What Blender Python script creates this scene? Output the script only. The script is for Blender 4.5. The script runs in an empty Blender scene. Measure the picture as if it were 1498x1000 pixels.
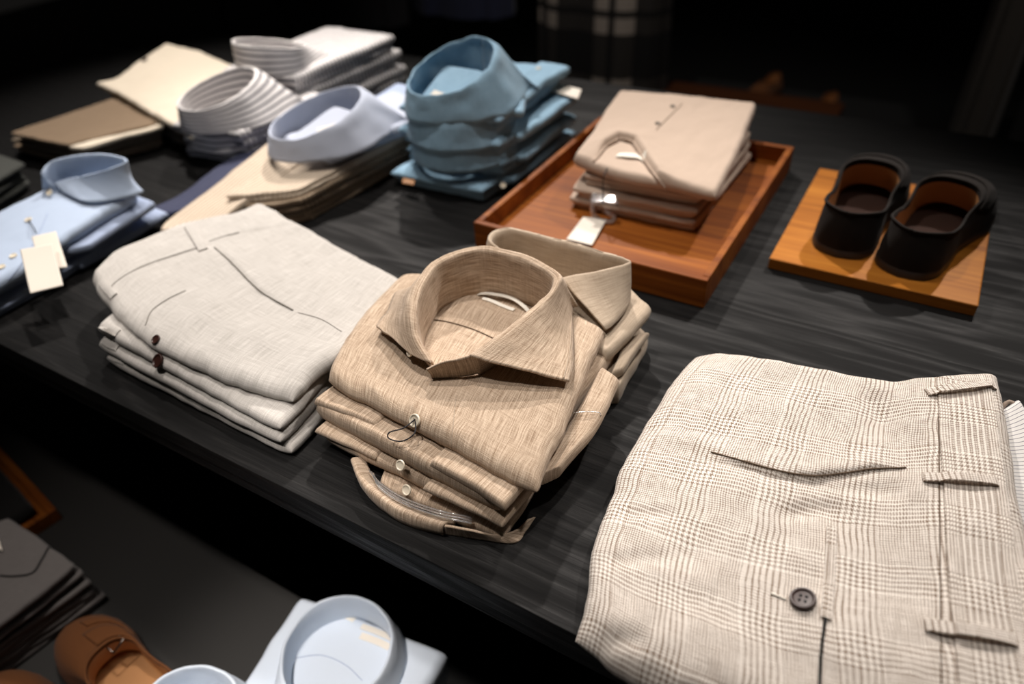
import bpy, bmesh, math, random
import numpy as np
from mathutils import Vector, Matrix
from mathutils.bvhtree import BVHTree

random.seed(7)
scene = bpy.context.scene
COL = scene.collection

# ------------------------------------------------------------------ camera model
F_PX = 1050.356
RM = np.array([[0.86067361, 0.50625645, -0.054271],
               [0.28096203, -0.56112168, -0.77859026],
               [-0.42461898, 0.654864, -0.62518147]])
CAM = np.array([0.0, 0.0, 0.56])        # table top is z = 0, floor is z = -0.82
FLOOR = -0.82
TIER = -0.40                            # lower display tier


def ray(px, py):
    return RM.T @ np.array([px - 749.0, py - 500.0, F_PX])


def at(px, py, z=0.0):
    r = ray(px, py)
    p = CAM + r * ((z - CAM[2]) / r[2])
    return (float(p[0]), float(p[1]), float(p[2]))


def pts(*a):
    return [at(*p) for p in a]


# ------------------------------------------------------------------ object helpers
WORLD = {}


def thing(name, label, cat, loc, group=None):
    o = bpy.data.objects.new(name, None)
    o.empty_display_size = 0.05
    o.location = loc
    COL.objects.link(o)
    WORLD[o.name] = Vector(loc)
    o['label'] = label
    o['category'] = cat
    if group:
        o['group'] = group
    return o


def tag(o, label, cat, group=None):
    o['label'] = label
    o['category'] = cat
    if group:
        o['group'] = group


def obj(name, V, F, mat, parent=None, uv=None, smooth=True, origin=None, sharp=None):
    """V in world coordinates; the mesh is stored relative to the parent's base."""
    off = WORLD[parent.name] if parent else Vector(origin) if origin else Vector((0, 0, 0))
    me = bpy.data.meshes.new(name)
    Vn = np.asarray(V, float) - np.array(off)
    me.from_pydata(Vn.tolist(), [], [tuple(f) for f in F])
    if uv is not None:
        l = me.uv_layers.new(name='UVMap')
        idx = np.empty(len(me.loops), int)
        me.loops.foreach_get('vertex_index', idx)
        l.data.foreach_set('uv', np.asarray(uv, float)[idx].ravel())
    if smooth:
        me.polygons.foreach_set('use_smooth', [True] * len(me.polygons))
    me.validate()
    if sharp is not None:
        me.set_sharp_from_angle(angle=math.radians(sharp))
    me.materials.append(mat)
    o = bpy.data.objects.new(name, me)
    COL.objects.link(o)
    if parent:
        o.parent = parent
        WORLD[o.name] = off
    else:
        o.location = off
        WORLD[o.name] = off
    return o


def bvh(*meshes):
    V, F = [], []
    for m in meshes:
        n = len(V)
        off = WORLD[m.name]
        V += [v.co + off for v in m.data.vertices]
        F += [[i + n for i in p.vertices] for p in m.data.polygons]
    return BVHTree.FromPolygons(V, F)


def topz(b, x, y, default=None, zmax=0.5):
    h = b.ray_cast(Vector((x, y, zmax)), Vector((0, 0, -1)))
    if h[0] is not None:
        return h[0].z
    n = b.find_nearest(Vector((x, y, 0.2)))
    return n[0].z


def hit(b, px, py):
    r = ray(px, py)
    h = b.ray_cast(Vector(CAM), Vector(r).normalized())
    if h[0] is None:
        p = at(px, py, 0.0)
        return Vector(p), Vector((0, 0, 1))
    return h[0], h[1]


# ------------------------------------------------------------------ numeric helpers
def hash2(ix, iy, seed):
    n = (ix * 374761393 + iy * 668265263 + seed * 974711) & 0xFFFFFFFF
    n = ((n ^ (n >> 13)) * 1274126177) & 0xFFFFFFFF
    return ((n ^ (n >> 16)) & 0xFFFF) / 32767.5 - 1.0


def vnoise(x, y, seed=0):
    x = np.asarray(x, float); y = np.asarray(y, float)
    ix = np.floor(x).astype(np.int64); iy = np.floor(y).astype(np.int64)
    fx = x - ix; fy = y - iy
    fx = fx * fx * (3 - 2 * fx); fy = fy * fy * (3 - 2 * fy)
    a = hash2(ix, iy, seed); b = hash2(ix + 1, iy, seed)
    c = hash2(ix, iy + 1, seed); d = hash2(ix + 1, iy + 1, seed)
    return (a * (1 - fx) + b * fx) * (1 - fy) + (c * (1 - fx) + d * fx) * fy


def fbm(x, y, seed=0, o=3):
    s = 0; a = 1.0; t = 0
    for k in range(o):
        s = s + a * vnoise(x * 2 ** k + 17.3 * k, y * 2 ** k + 9.1 * k, seed + 31 * k); t += a; a *= 0.5
    return s / t


def crm(P, n):
    """Catmull-Rom through P resampled to n points evenly by arc length."""
    P = np.asarray(P, float)
    if len(P) == 2:
        t = np.linspace(0, 1, n)[:, None]
        return P[0] * (1 - t) + P[1] * t
    Q = np.vstack([2 * P[0] - P[1], P, 2 * P[-1] - P[-2]])
    out = []
    for i in range(1, len(Q) - 2):
        t = np.linspace(0, 1, 24, endpoint=False)[:, None]
        p0, p1, p2, p3 = Q[i - 1], Q[i], Q[i + 1], Q[i + 2]
        out.append(0.5 * ((2 * p1) + (p2 - p0) * t + (2 * p0 - 5 * p1 + 4 * p2 - p3) * t * t + (3 * p1 - p0 - 3 * p2 + p3) * t ** 3))
    out = np.vstack(out + [P[-1:]])
    L = np.r_[0, np.cumsum(np.linalg.norm(np.diff(out, axis=0), axis=1))]
    s = np.linspace(0, L[-1], n)
    return np.stack([np.interp(s, L, out[:, k]) for k in range(P.shape[1])], 1)


def crm_u(P, n):
    """Catmull-Rom, uniform in station index (keeps stations of several curves aligned)."""
    P = np.asarray(P, float)
    Q = np.vstack([2 * P[0] - P[1], P, 2 * P[-1] - P[-2]])
    m = len(P) - 1
    out = []
    for s in np.linspace(0, m, n):
        i = min(int(s), m - 1); t = s - i
        p0, p1, p2, p3 = Q[i], Q[i + 1], Q[i + 2], Q[i + 3]
        out.append(0.5 * ((2 * p1) + (p2 - p0) * t + (2 * p0 - 5 * p1 + 4 * p2 - p3) * t * t + (3 * p1 - p0 - 3 * p2 + p3) * t ** 3))
    return np.array(out)


def gridfaces(nu, nv, base=0, flip=False, idx=None):
    F = []
    for j in range(nv - 1):
        for i in range(nu - 1):
            q = [j * nu + i, j * nu + i + 1, (j + 1) * nu + i + 1, (j + 1) * nu + i]
            if idx is not None:
                q = [idx[k] for k in q]
            else:
                q = [k + base for k in q]
            F.append(q[::-1] if flip else q)
    return F


def polydist(X, Y, line):
    """signed distance to a polyline (positive on its left), and the parameter along it 0..1"""
    line = np.asarray(line, float)
    best = np.full(X.shape, 1e9); sg = np.zeros(X.shape); par = np.zeros(X.shape)
    L = np.r_[0, np.cumsum(np.linalg.norm(np.diff(line, axis=0), axis=1))]
    for i in range(len(line) - 1):
        a, b = line[i], line[i + 1]
        d = b - a; l2 = d @ d
        t = np.clip(((X - a[0]) * d[0] + (Y - a[1]) * d[1]) / l2, 0, 1)
        dx = X - (a[0] + t * d[0]); dy = Y - (a[1] + t * d[1])
        r = np.hypot(dx, dy)
        s = np.sign(d[0] * dy - d[1] * dx)
        m = r < best
        best = np.where(m, r, best); sg = np.where(m, s, sg)
        par = np.where(m, (L[i] + t * (L[i + 1] - L[i])) / L[-1], par)
    return best * sg, par


# ------------------------------------------------------------------ a folded piece of cloth
def cloth_data(sides, t, r=0.006, n=(60, 60), wr=0.0015, ws=0.05, seed=1, jit=0.0015, feats=(), corner=0.025, bulge=0.0,
               uvo=(0, 0), swap=False, creases=()):
    """sides: four control polylines (front c00>c10, right c10>c11, back c01>c11, left c00>c01) at mid height.
    Rounded along every side by r; returns V, F, UV."""
    nu, nv = n
    if not hasattr(r, '__len__'):
        r = (r,) * 4
    if not hasattr(t, '__len__'):
        tt = t
    w = np.linspace(0, 1, nu); u = w - 0.72 * np.sin(2 * np.pi * w) / (2 * np.pi)
    w = np.linspace(0, 1, nv); v = w - 0.72 * np.sin(2 * np.pi * w) / (2 * np.pi)
    U, Vv = np.meshgrid(u, v)
    c = 2 * U - 1; q = 2 * Vv - 1
    U2 = (c * (1 - corner * q ** 10) + 1) / 2; V2 = (q * (1 - corner * c ** 10) + 1) / 2
    N = 400
    S = [crm(s, N) for s in sides]
    def ev(k, x):
        f = x * (N - 1)
        return np.stack([np.interp(f, np.arange(N), S[k][:, d]) for d in range(3)], -1)
    fr, rt, bk, lf = ev(0, U2), ev(1, V2), ev(2, U2), ev(3, V2)
    a = U2[..., None]; b = V2[..., None]
    c00, c10, c01, c11 = S[0][0], S[0][-1], S[2][0], S[2][-1]
    M = (1 - b) * fr + b * bk + (1 - a) * lf + a * rt - ((1 - a) * (1 - b) * c00 + a * (1 - b) * c10 + (1 - a) * b * c01 + a * b * c11)
    Lx = 0.5 * (np.linalg.norm(np.diff(S[0], axis=0), axis=1).sum() + np.linalg.norm(np.diff(S[2], axis=0), axis=1).sum())
    Ly = 0.5 * (np.linalg.norm(np.diff(S[1], axis=0), axis=1).sum() + np.linalg.norm(np.diff(S[3], axis=0), axis=1).sum())
    def prof(d, rr):
        k = np.clip(d / rr, 0, 1)
        return np.sqrt(np.maximum(0, 1 - (1 - k) ** 2))
    h = prof(Vv * Ly, r[0]) * prof((1 - U) * Lx, r[1]) * prof((1 - Vv) * Ly, r[2]) * prof(U * Lx, r[3])
    X, Y = M[..., 0].copy(), M[..., 1].copy()
    # side jitter
    M[..., 0] += jit * fbm(X / 0.03, Y / 0.03, seed + 5)
    M[..., 1] += jit * fbm(X / 0.03, Y / 0.03, seed + 6)
    wob = wr * (fbm(X / ws, Y / ws, seed) + 0.6 * fbm(X / (ws * 0.35), Y / (ws * 1.3), seed + 3))
    off = np.zeros_like(X)
    for ft in feats:
        d, p = polydist(X, Y, ft['line'])
        taper = np.clip(np.minimum(p / 0.2, (1 - p) / 0.2), 0, 1) ** 0.7 if ft.get('taper', True) else np.ones_like(p)
        taper = np.where((p <= 0.0) | (p >= 1.0), 0, taper) if ft.get('taper', True) else taper
        st = 1 / (1 + np.exp(-d / ft.get('soft', 0.0006)))
        off += ft['h'] * taper * st * np.exp(-np.maximum(d, 0) / ft.get('w', 0.02))
        if ft.get('dip'):
            off -= ft['dip'] * taper * np.exp(-(d / 0.006) ** 2)
    for (p0, p1, hh, ww) in creases:
        d, p = polydist(X, Y, [p0, p1])
        off += hh * np.exp(-(d / ww) ** 2) * np.clip(np.minimum(p, 1 - p) * 4, 0, 1)
    bl = bulge * np.sin(np.pi * np.clip(U, 0, 1)) * np.sin(np.pi * np.clip(Vv, 0, 1))
    T = M.copy(); B = M.copy()
    T[..., 2] += t / 2 * h + (wob + off + bl) * h
    B[..., 2] -= t / 2 * h - wob * h * 0.5
    seg = np.linalg.norm(np.diff(T, axis=1), axis=2).mean(0); Ucoord = np.r_[0, np.cumsum(seg)]
    seg = np.linalg.norm(np.diff(T, axis=0), axis=2).mean(1); Vcoord = np.r_[0, np.cumsum(seg)]
    UU, VV = np.meshgrid(Ucoord, Vcoord)
    uv = np.stack([UU, VV], -1).reshape(-1, 2)
    if swap:
        uv = uv[:, ::-1]
    uv = uv + np.array(uvo)
    tv = T.reshape(-1, 3); bv = B.reshape(-1, 3)
    idx = np.arange(nu * nv).reshape(nv, nu); bi = idx.copy()
    inner = [];
    k = nu * nv
    for j in range(1, nv - 1):
        for i in range(1, nu - 1):
            bi[j, i] = k; k += 1; inner.append(j * nu + i)
    V = np.vstack([tv, bv[inner]]); UV = np.vstack([uv, uv[inner]])
    F = gridfaces(nu, nv) + gridfaces(nu, nv, flip=True, idx=bi.ravel())
    return V, F, UV


def merge(parts):
    V, F, UV = [], [], []
    n = 0
    for v, f, uv in parts:
        V.append(v); UV.append(uv); F += [[i + n for i in q] for q in f]; n += len(v)
    return np.vstack(V), F, np.vstack(UV)


def cloth(name, parent, mat, sides, t, **k):
    V, F, UV = cloth_data(sides, t, **k)
    return obj(name, V, F, mat, parent, UV)


def quad_sides(c00, c10, c11, c01, z=None):
    c = [np.array(p, float) for p in (c00, c10, c11, c01)]
    if z is not None:
        for p in c:
            p[2] = z
    def s(a, b):
        return [a, a * 0.67 + b * 0.33, a * 0.33 + b * 0.67, b]
    return [s(c[0], c[1]), s(c[1], c[2]), s(c[3], c[2]), s(c[0], c[3])]


def rect(cx, cy, w, l, rot=0.0, z=0.0):
    ca, sa = math.cos(rot), math.sin(rot)
    def p(x, y):
        return (cx + ca * x - sa * y, cy + sa * x + ca * y, z)
    return quad_sides(p(-w / 2, -l / 2), p(w / 2, -l / 2), p(w / 2, l / 2), p(-w / 2, l / 2))


def layered(name, parent, mat, c4, z0, z1, k=2, seed=1, jit=0.004, r=0.005, n=(44, 36), top_r=None, wr=0.0008, tilt=(0, 0), shrink=0.0, uvo=(0, 0), gap=0.0):
    """one folded garment as k stacked folds between heights z0 and z1 over the quad c4 (front-left, front-right, back-right, back-left)"""
    rnd = random.Random(seed)
    parts = []
    th = (z1 - z0) / k
    c = [np.array(p[:2], float) for p in c4]
    cen = sum(c) / 4
    for i in range(k):
        q = []
        for j, p in enumerate(c):
            d = p - cen
            e = 1 - shrink * (k - 1 - i)
            pp = cen + d * e + np.array([rnd.uniform(-jit, jit), rnd.uniform(-jit, jit)])
            q.append(np.array([pp[0], pp[1], z0 + th * (i + 0.5) + (tilt[0] if j in (0, 1) else tilt[1]) * (i + 1) / k]))
        rr = r if (i < k - 1 or top_r is None) else top_r
        parts.append(cloth_data(quad_sides(*q), th * (1.06 - gap), r=rr, n=n, seed=seed * 7 + i, wr=wr, jit=jit * 0.6, uvo=uvo))
    V, F, UV = merge(parts)
    return obj(name, V, F, mat, parent, UV)


# ------------------------------------------------------------------ strips, tubes, lofts
def drape_strip(name, parent, mat, b, line, w, t, n=40, m=7, arch=0.0, lift=0.0, uvo=(0, 0), flat_end=True, swap=False):
    """a band of cloth of width w and thickness t lying on the surface b along line (xy or xyz points)"""
    L = crm(np.array([list(p)[:2] for p in line], float), n)
    T = np.gradient(L, axis=0); T /= np.linalg.norm(T, axis=1)[:, None]
    Nn = np.stack([-T[:, 1], T[:, 0]], 1)
    s = np.r_[0, np.cumsum(np.linalg.norm(np.diff(L, axis=0), axis=1))]
    A = np.linspace(-1, 1, m)
    top = np.zeros((n, m, 3)); uv = np.zeros((n, m, 2))
    for i in range(n):
        zs = 0
        for j in range(m):
            p = L[i] + Nn[i] * A[j] * w / 2
            z = topz(b, p[0], p[1])
            e = s[i] / s[-1]
            top[i, j] = (p[0], p[1], z + lift + t + arch * math.sin(math.pi * e) ** 0.6)
            uv[i, j] = (s[i], A[j] * w / 2)
    bot = top.copy(); bot[..., 2] -= t * 1.0 + (0.0008 if arch == 0 else 0)
    e = 0.12 * t
    top[:, 0, 2] -= e; top[:, -1, 2] -= e
    V = np.vstack([top.reshape(-1, 3), bot.reshape(-1, 3)])
    k = n * m
    F = gridfaces(m, n, flip=True) + gridfaces(m, n, base=k)
    for i in range(n - 1):
        F.append([i * m, (i + 1) * m, k + (i + 1) * m, k + i * m])
        F.append([i * m + m - 1, k + i * m + m - 1, k + (i + 1) * m + m - 1, (i + 1) * m + m - 1])
    for j in range(m - 1):
        F.append([j, k + j, k + j + 1, j + 1][::-1])
        a = (n - 1) * m
        F.append([a + j, a + j + 1, k + a + j + 1, k + a + j][::-1])
    UV = np.vstack([uv.reshape(-1, 2)] * 2)
    if swap:
        UV = UV[:, ::-1]
    return obj(name, V, F, mat, parent, UV + np.array(uvo), sharp=50)


def seam_line(b, pixels, n=40):
    return [hit(b, *p)[0] for p in pixels]


def tube(name, parent, mat, P, r, n=40, seg=6, closed=False, raw=False, origin=None):
    C_ = np.array(P, float) if raw else crm(np.array([list(p) for p in P], float), n)
    n = len(C_)
    T = np.gradient(C_, axis=0); T /= np.maximum(1e-9, np.linalg.norm(T, axis=1))[:, None]
    V = []
    up = np.array([0, 0, 1.0])
    for i in range(n):
        a = np.cross(T[i], up)
        if np.linalg.norm(a) < 1e-3:
            a = np.cross(T[i], [1, 0, 0])
        a /= np.linalg.norm(a); bb = np.cross(a, T[i])
        rr = r[i] if hasattr(r, '__len__') else r
        for k in range(seg):
            th = 2 * math.pi * k / seg
            V.append(C_[i] + rr * (math.cos(th) * a + math.sin(th) * bb))
    F = []
    for i in range(n - 1):
        for k in range(seg):
            F.append([i * seg + k, i * seg + (k + 1) % seg, (i + 1) * seg + (k + 1) % seg, (i + 1) * seg + k])
    F.append(list(range(seg))[::-1]); F.append([(n - 1) * seg + k for k in range(seg)])
    return obj(name, V, F, mat, parent, None, origin=origin)


def surf_tube(name, parent, mat, b, pixels, r, n=50, sink=0.3, seg=6):
    """thread lying on a surface through the given picture points"""
    L = []
    P2 = crm(np.array(pixels, float), n)
    for p in P2:
        h, nn = hit(b, p[0], p[1])
        if b.ray_cast(Vector(CAM), Vector(ray(p[0], p[1])).normalized())[0] is None:
            continue
        L.append(np.array(h) + np.array(nn) * r * (1 - sink))
    if len(L) < 3:
        return None
    return tube(name, parent, mat, L, r, seg=seg, raw=True)


def loft(name, parent, mat, rows, thick=0.0022, n=64, sub=4, jit=0.0, seed=3, uvs=1.0, uvrot=False):
    """rows: curves with the same number of stations, skinned in order; thickened"""
    R = np.array([crm_u(r, n) for r in rows])
    R = np.array([crm_u(R[:, i], (len(rows) - 1) * sub + 1) for i in range(n)]).transpose(1, 0, 2)
    m = R.shape[0]
    if jit:
        R[..., 2] += jit * fbm(R[..., 0] / 0.02, R[..., 1] / 0.02, seed)
        R[..., 0] += jit * fbm(R[..., 2] / 0.02, R[..., 1] / 0.02, seed + 1)
        R[..., 1] += jit * fbm(R[..., 0] / 0.02, R[..., 2] / 0.02, seed + 2)
    seg = np.linalg.norm(np.diff(R, axis=1), axis=2).mean(0); uu = np.r_[0, np.cumsum(seg)]
    seg = np.linalg.norm(np.diff(R, axis=0), axis=2).mean(1); vv = np.r_[0, np.cumsum(seg)]
    U, V_ = np.meshgrid(uu, vv)
    uv = np.stack([V_, U] if uvrot else [U, V_], -1).reshape(-1, 2) * uvs
    o = obj(name, R.reshape(-1, 3), gridfaces(n, m), mat, parent, uv)
    md = o.modifiers.new('thickness', 'SOLIDIFY'); md.thickness = thick; md.offset = 0
    return o


def lathe(name, parent, mat, prof, loc, normal=(0, 0, 1), seg=28, origin=None):
    q = Vector(normal).to_track_quat('Z', 'Y').to_matrix()
    V, F = [], []
    for (r, z) in prof:
        for k in range(seg):
            th = 2 * math.pi * k / seg
            V.append(np.array(Vector(loc) + q @ Vector((r * math.cos(th), r * math.sin(th), z))))
    m = len(prof)
    for i in range(m - 1):
        for k in range(seg):
            F.append([i * seg + k, i * seg + (k + 1) % seg, (i + 1) * seg + (k + 1) % seg, (i + 1) * seg + k])
    F.append(list(range(seg))[::-1]); F.append([(m - 1) * seg + k for k in range(seg)])
    return obj(name, V, F, mat, parent, None, sharp=40, origin=origin)


def button(parent, mat, loc, normal, r=0.0055, thread=None):
    p = [(r * .9, 0), (r, r * .15), (r, r * .32), (r * .93, r * .42), (r * .8, r * .42), (r * .68, r * .28), (r * .3, r * .26), (0.0002, r * .26)]
    loc = Vector(loc); nn = Vector(normal).normalized()
    bt = lathe('button', parent, mat, p, loc, nn)
    if thread:
        q = nn.to_track_quat('Z', 'Y').to_matrix()
        for sx in (-1, 1):
            for sy in (-1, 1):
                c = loc + q @ Vector((sx * r * .22, sy * r * .22, r * .25))
                lathe('thread_hole', bt, thread, [(r * .11, 0), (r * .11, r * .06), (0.0001, r * .06)], c, nn, seg=10)
    return bt


def box_data(x0, x1, y0, y1, z0, z1):
    V = [(x0, y0, z0), (x1, y0, z0), (x1, y1, z0), (x0, y1, z0), (x0, y0, z1), (x1, y0, z1), (x1, y1, z1), (x0, y1, z1)]
    F = [[0, 3, 2, 1], [4, 5, 6, 7], [0, 1, 5, 4], [1, 2, 6, 5], [2, 3, 7, 6], [3, 0, 4, 7]]
    return V, F


def box(name, mat, x0, x1, y0, y1, z0, z1, parent=None, bevel=0.002, xf=None, origin=None, segs=3):
    V, F = box_data(x0, x1, y0, y1, z0, z1)
    if xf is not None:
        V = [tuple(xf @ Vector(v)) for v in V]
    o = obj(name, V, F, mat, parent, None, smooth=False, origin=origin)
    if bevel:
        md = o.modifiers.new('bevel', 'BEVEL'); md.width = bevel; md.segments = segs
    return o


# ------------------------------------------------------------------ materials
class NT:
    def __init__(self, name):
        self.m = bpy.data.materials.new(name); self.m.use_nodes = True
        self.t = self.m.node_tree; self.n = self.t.nodes; self.l = self.t.links
        self.b = self.n['Principled BSDF']

    def node(self, ty, **k):
        o = self.n.new(ty)
        for a, v in k.items():
            if a in o.inputs and not hasattr(o, a):
                o.inputs[a].default_value = v
            else:
                setattr(o, a, v)
        return o

    def link(self, a, b):
        self.l.new(a, b)

    def val(self, sock, v):
        if hasattr(v, 'node'):
            self.link(v, sock)
        else:
            sock.default_value = v

    def math(self, op, a, b=0.0, c=None, clamp=False):
        o = self.n.new('ShaderNodeMath'); o.operation = op; o.use_clamp = clamp
        self.val(o.inputs[0], a); self.val(o.inputs[1], b)
        if c is not None:
            self.val(o.inputs[2], c)
        return o.outputs[0]

    def mix(self, f, a, b, mode='MIX'):
        o = self.n.new('ShaderNodeMix'); o.data_type = 'RGBA'; o.blend_type = mode
        self.val(o.inputs[0], f)
        for s, v in ((o.inputs[6], a), (o.inputs[7], b)):
            if hasattr(v, 'node'):
                self.link(v, s)
            else:
                s.default_value = (*v, 1) if len(v) == 3 else v
        return o.outputs[2]

    def coords(self, kind='UV', scale=(1, 1, 1), rot=(0, 0, 0)):
        tc = self.n.new('ShaderNodeTexCoord'); mp = self.n.new('ShaderNodeMapping')
        self.link(tc.outputs[kind], mp.inputs[0]); mp.inputs['Scale'].default_value = scale; mp.inputs['Rotation'].default_value = rot
        return mp.outputs[0]

    def noise(self, vec, scale=1.0, detail=2.0, rough=0.5, dist=0.0):
        o = self.n.new('ShaderNodeTexNoise')
        self.link(vec, o.inputs['Vector'])
        o.inputs['Scale'].default_value = scale; o.inputs['Detail'].default_value = detail
        o.inputs['Roughness'].default_value = rough; o.inputs['Distortion'].default_value = dist
        return o.outputs[0]

    def ramp(self, f, stops):
        o = self.n.new('ShaderNodeValToRGB')
        self.link(f, o.inputs[0])
        el = o.color_ramp.elements
        while len(el) < len(stops):
            el.new(0.5)
        for e, (p, c) in zip(el, stops):
            e.position = p; e.color = (*c, 1) if hasattr(c, '__len__') else (c, c, c, 1)
        return o.outputs[0]

    def bump(self, h, strength=0.3, dist=0.001):
        o = self.n.new('ShaderNodeBump'); o.inputs['Strength'].default_value = strength; o.inputs['Distance'].default_value = dist
        self.link(h, o.inputs['Height']); self.link(o.outputs[0], self.b.inputs['Normal'])

    def set(self, **k):
        for a, v in k.items():
            self.val(self.b.inputs[a.replace('_', ' ')], v if hasattr(v, 'node') or not hasattr(v, '__len__') or len(v) == 4 else (*v, 1))


def plain(name, col, rough=0.6, **k):
    m = NT(name); m.set(Base_Color=col, Roughness=rough, **k)
    return m.m


def fabric(name, light, dark, slub=0.6, su=45, sv=650, weave=1100.0, bump=0.35, stripes=None, cross=0.7, rough=0.92, sheen=0.12):
    """woven cloth: slubby threads both ways over a fine weave, in metres of UV"""
    m = NT(name)
    a = m.noise(m.coords(scale=(su, sv, 1)), 1, 3, 0.6)
    b = m.noise(m.coords(scale=(sv, su, 1)), 1, 3, 0.6)
    fine = m.noise(m.coords(scale=(weave, weave, 1)), 1, 1, 0.5)
    s = m.math('ADD', m.math('MULTIPLY', m.math('SUBTRACT', b, 0.5), 1.0), m.math('MULTIPLY', m.math('SUBTRACT', a, 0.5), cross))
    f = m.math('MULTIPLY_ADD', s, slub * 2.2, 0.5)
    f = m.math('MULTIPLY_ADD', m.math('SUBTRACT', fine, 0.5), 0.5 * slub, f, clamp=True)
    col = m.mix(f, dark, light)
    if stripes:
        ax, period, duty, scol = stripes
        uv = m.n.new('ShaderNodeSeparateXYZ'); m.link(m.coords(), uv.inputs[0])
        fr = m.math('FRACT', m.math('DIVIDE', uv.outputs[ax], period))
        col = m.mix(m.math('LESS_THAN', fr, duty), col, scol)
    m.set(Base_Color=col, Roughness=rough)
    m.b.inputs['Sheen Weight'].default_value = sheen
    m.b.inputs['Specular IOR Level'].default_value = 0.2
    m.bump(m.math('ADD', m.math('ADD', a, b), m.math('MULTIPLY', fine, 0.8)), bump, 0.0006)
    return m.m


def glen_plaid(name, light, dark):
    """Prince of Wales check from real 2/2 twill: threads coloured four-and-four or two-and-two in alternate bands"""
    m = NT(name)
    co = m.coords()
    wob = m.noise(co, 60, 2, 0.5)
    uv = m.n.new('ShaderNodeSeparateXYZ'); m.link(co, uv.inputs[0])
    wv = m.math('MULTIPLY', m.math('SUBTRACT', wob, 0.5), 0.0012)
    th = 0.00056
    def warp(c):
        z = m.math('FRACT', m.math('DIVIDE', c, 0.066))
        coarse = m.math('LESS_THAN', m.math('FRACT', m.math('DIVIDE', c, th * 8)), 0.5)
        finec = m.math('LESS_THAN', m.math('FRACT', m.math('DIVIDE', c, th * 4)), 0.5)
        zone = m.math('LESS_THAN', z, 0.44)
        return m.math('ADD', m.math('MULTIPLY', zone, coarse), m.math('MULTIPLY', m.math('SUBTRACT', 1.0, zone), finec))
    u = m.math('ADD', uv.outputs[0], wv); v = m.math('ADD', uv.outputs[1], wv)
    W, E = warp(u), warp(v)
    tw = m.math('LESS_THAN', m.math('FRACT', m.math('DIVIDE', m.math('ADD', u, v), th * 4)), 0.5)
    dk = m.math('ADD', m.math('MULTIPLY', tw, W), m.math('MULTIPLY', m.math('SUBTRACT', 1.0, tw), E))
    a = m.noise(m.coords(scale=(40, 700, 1)), 1, 3, 0.6)
    b = m.noise(m.coords(scale=(700, 40, 1)), 1, 3, 0.6)
    sl = m.math('ADD', a, b)
    strength = m.math('MULTIPLY_ADD', m.math('SUBTRACT', sl, 1.0), 1.6, 0.86, clamp=True)
    col = m.mix(m.math('MULTIPLY', dk, strength), light, dark)
    slubs = m.math('GREATER_THAN', a, 0.72)
    col = m.mix(m.math('MULTIPLY', slubs, 0.5), col, tuple(x * 0.5 for x in dark))
    m.set(Base_Color=col, Roughness=0.92)
    m.b.inputs['Specular IOR Level'].default_value = 0.2
    m.b.inputs['Sheen Weight'].default_value = 0.1
    m.bump(m.math('ADD', sl, m.math('MULTIPLY', dk, 0.25)), 0.35, 0.0006)
    return m.m


def wood(name, c1, c2, c3, rough=0.35, scale=1.0, axis='X', bump=0.1, coat=0.0):
    m = NT(name)
    sc = {'X': (1.2, 26, 26), 'Y': (26, 1.2, 26)}[axis]
    co = m.coords('Object', tuple(s * scale for s in sc))
    big = m.noise(co, 1, 4, 0.6, 0.8)
    fine = m.noise(m.coords('Object', tuple(s * scale * f for s, f in zip(sc, (5, 9, 9)))), 1, 3, 0.6)
    f = m.math('MULTIPLY_ADD', fine, 0.35, m.math('MULTIPLY', big, 0.75), clamp=True)
    col = m.ramp(f, [(0.3, c1), (0.52, c2), (0.72, c3)])
    m.set(Base_Color=col, Roughness=rough)
    m.b.inputs['Specular IOR Level'].default_value = 0.14
    m.b.inputs['Coat Weight'].default_value = coat
    m.b.inputs['Coat Roughness'].default_value = 0.08
    m.bump(f, bump, 0.002)
    return m.m


def black_oak(name):
    """black stained oak: open cathedral grain running along x, silkier on the ridges"""
    m = NT(name)
    co = m.coords('Object', (1.0, 9, 9))
    wrp = m.noise(co, 1.6, 3, 0.55)
    sep = m.n.new('ShaderNodeSeparateXYZ'); m.link(m.coords('Object'), sep.inputs[0])
    ph = m.math('MULTIPLY_ADD', wrp, 7.0, m.math('MULTIPLY', m.math('ADD', sep.outputs[1], m.math('MULTIPLY', sep.outputs[2], 1.3)), 11.0))
    rings = m.math('ABSOLUTE', m.math('SUBTRACT', m.math('MULTIPLY', m.math('FRACT', ph), 2.0), 1.0))
    pores = m.noise(m.coords('Object', (14, 420, 420)), 1, 3, 0.65)
    plank = m.noise(m.coords('Object', (0.8, 5.5, 5.5)), 1, 0, 0.5)
    g = m.math('MULTIPLY_ADD', pores, 0.8, m.math('MULTIPLY', rings, 0.55), clamp=False)
    g = m.math('MULTIPLY_ADD', plank, 0.3, m.math('SUBTRACT', g, 0.35))
    col = m.ramp(g, [(0.30, (0.0018, 0.0017, 0.0017)), (0.62, (0.0036, 0.0034, 0.0034)), (0.95, (0.0145, 0.0137, 0.0132))])
    rg = m.ramp(g, [(0.3, 0.75), (0.9, 0.46)])
    m.set(Base_Color=col, Roughness=rg)
    m.b.inputs['Specular IOR Level'].default_value = 0.18
    m.bump(g, 0.6, 0.0015)
    return m.m


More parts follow.
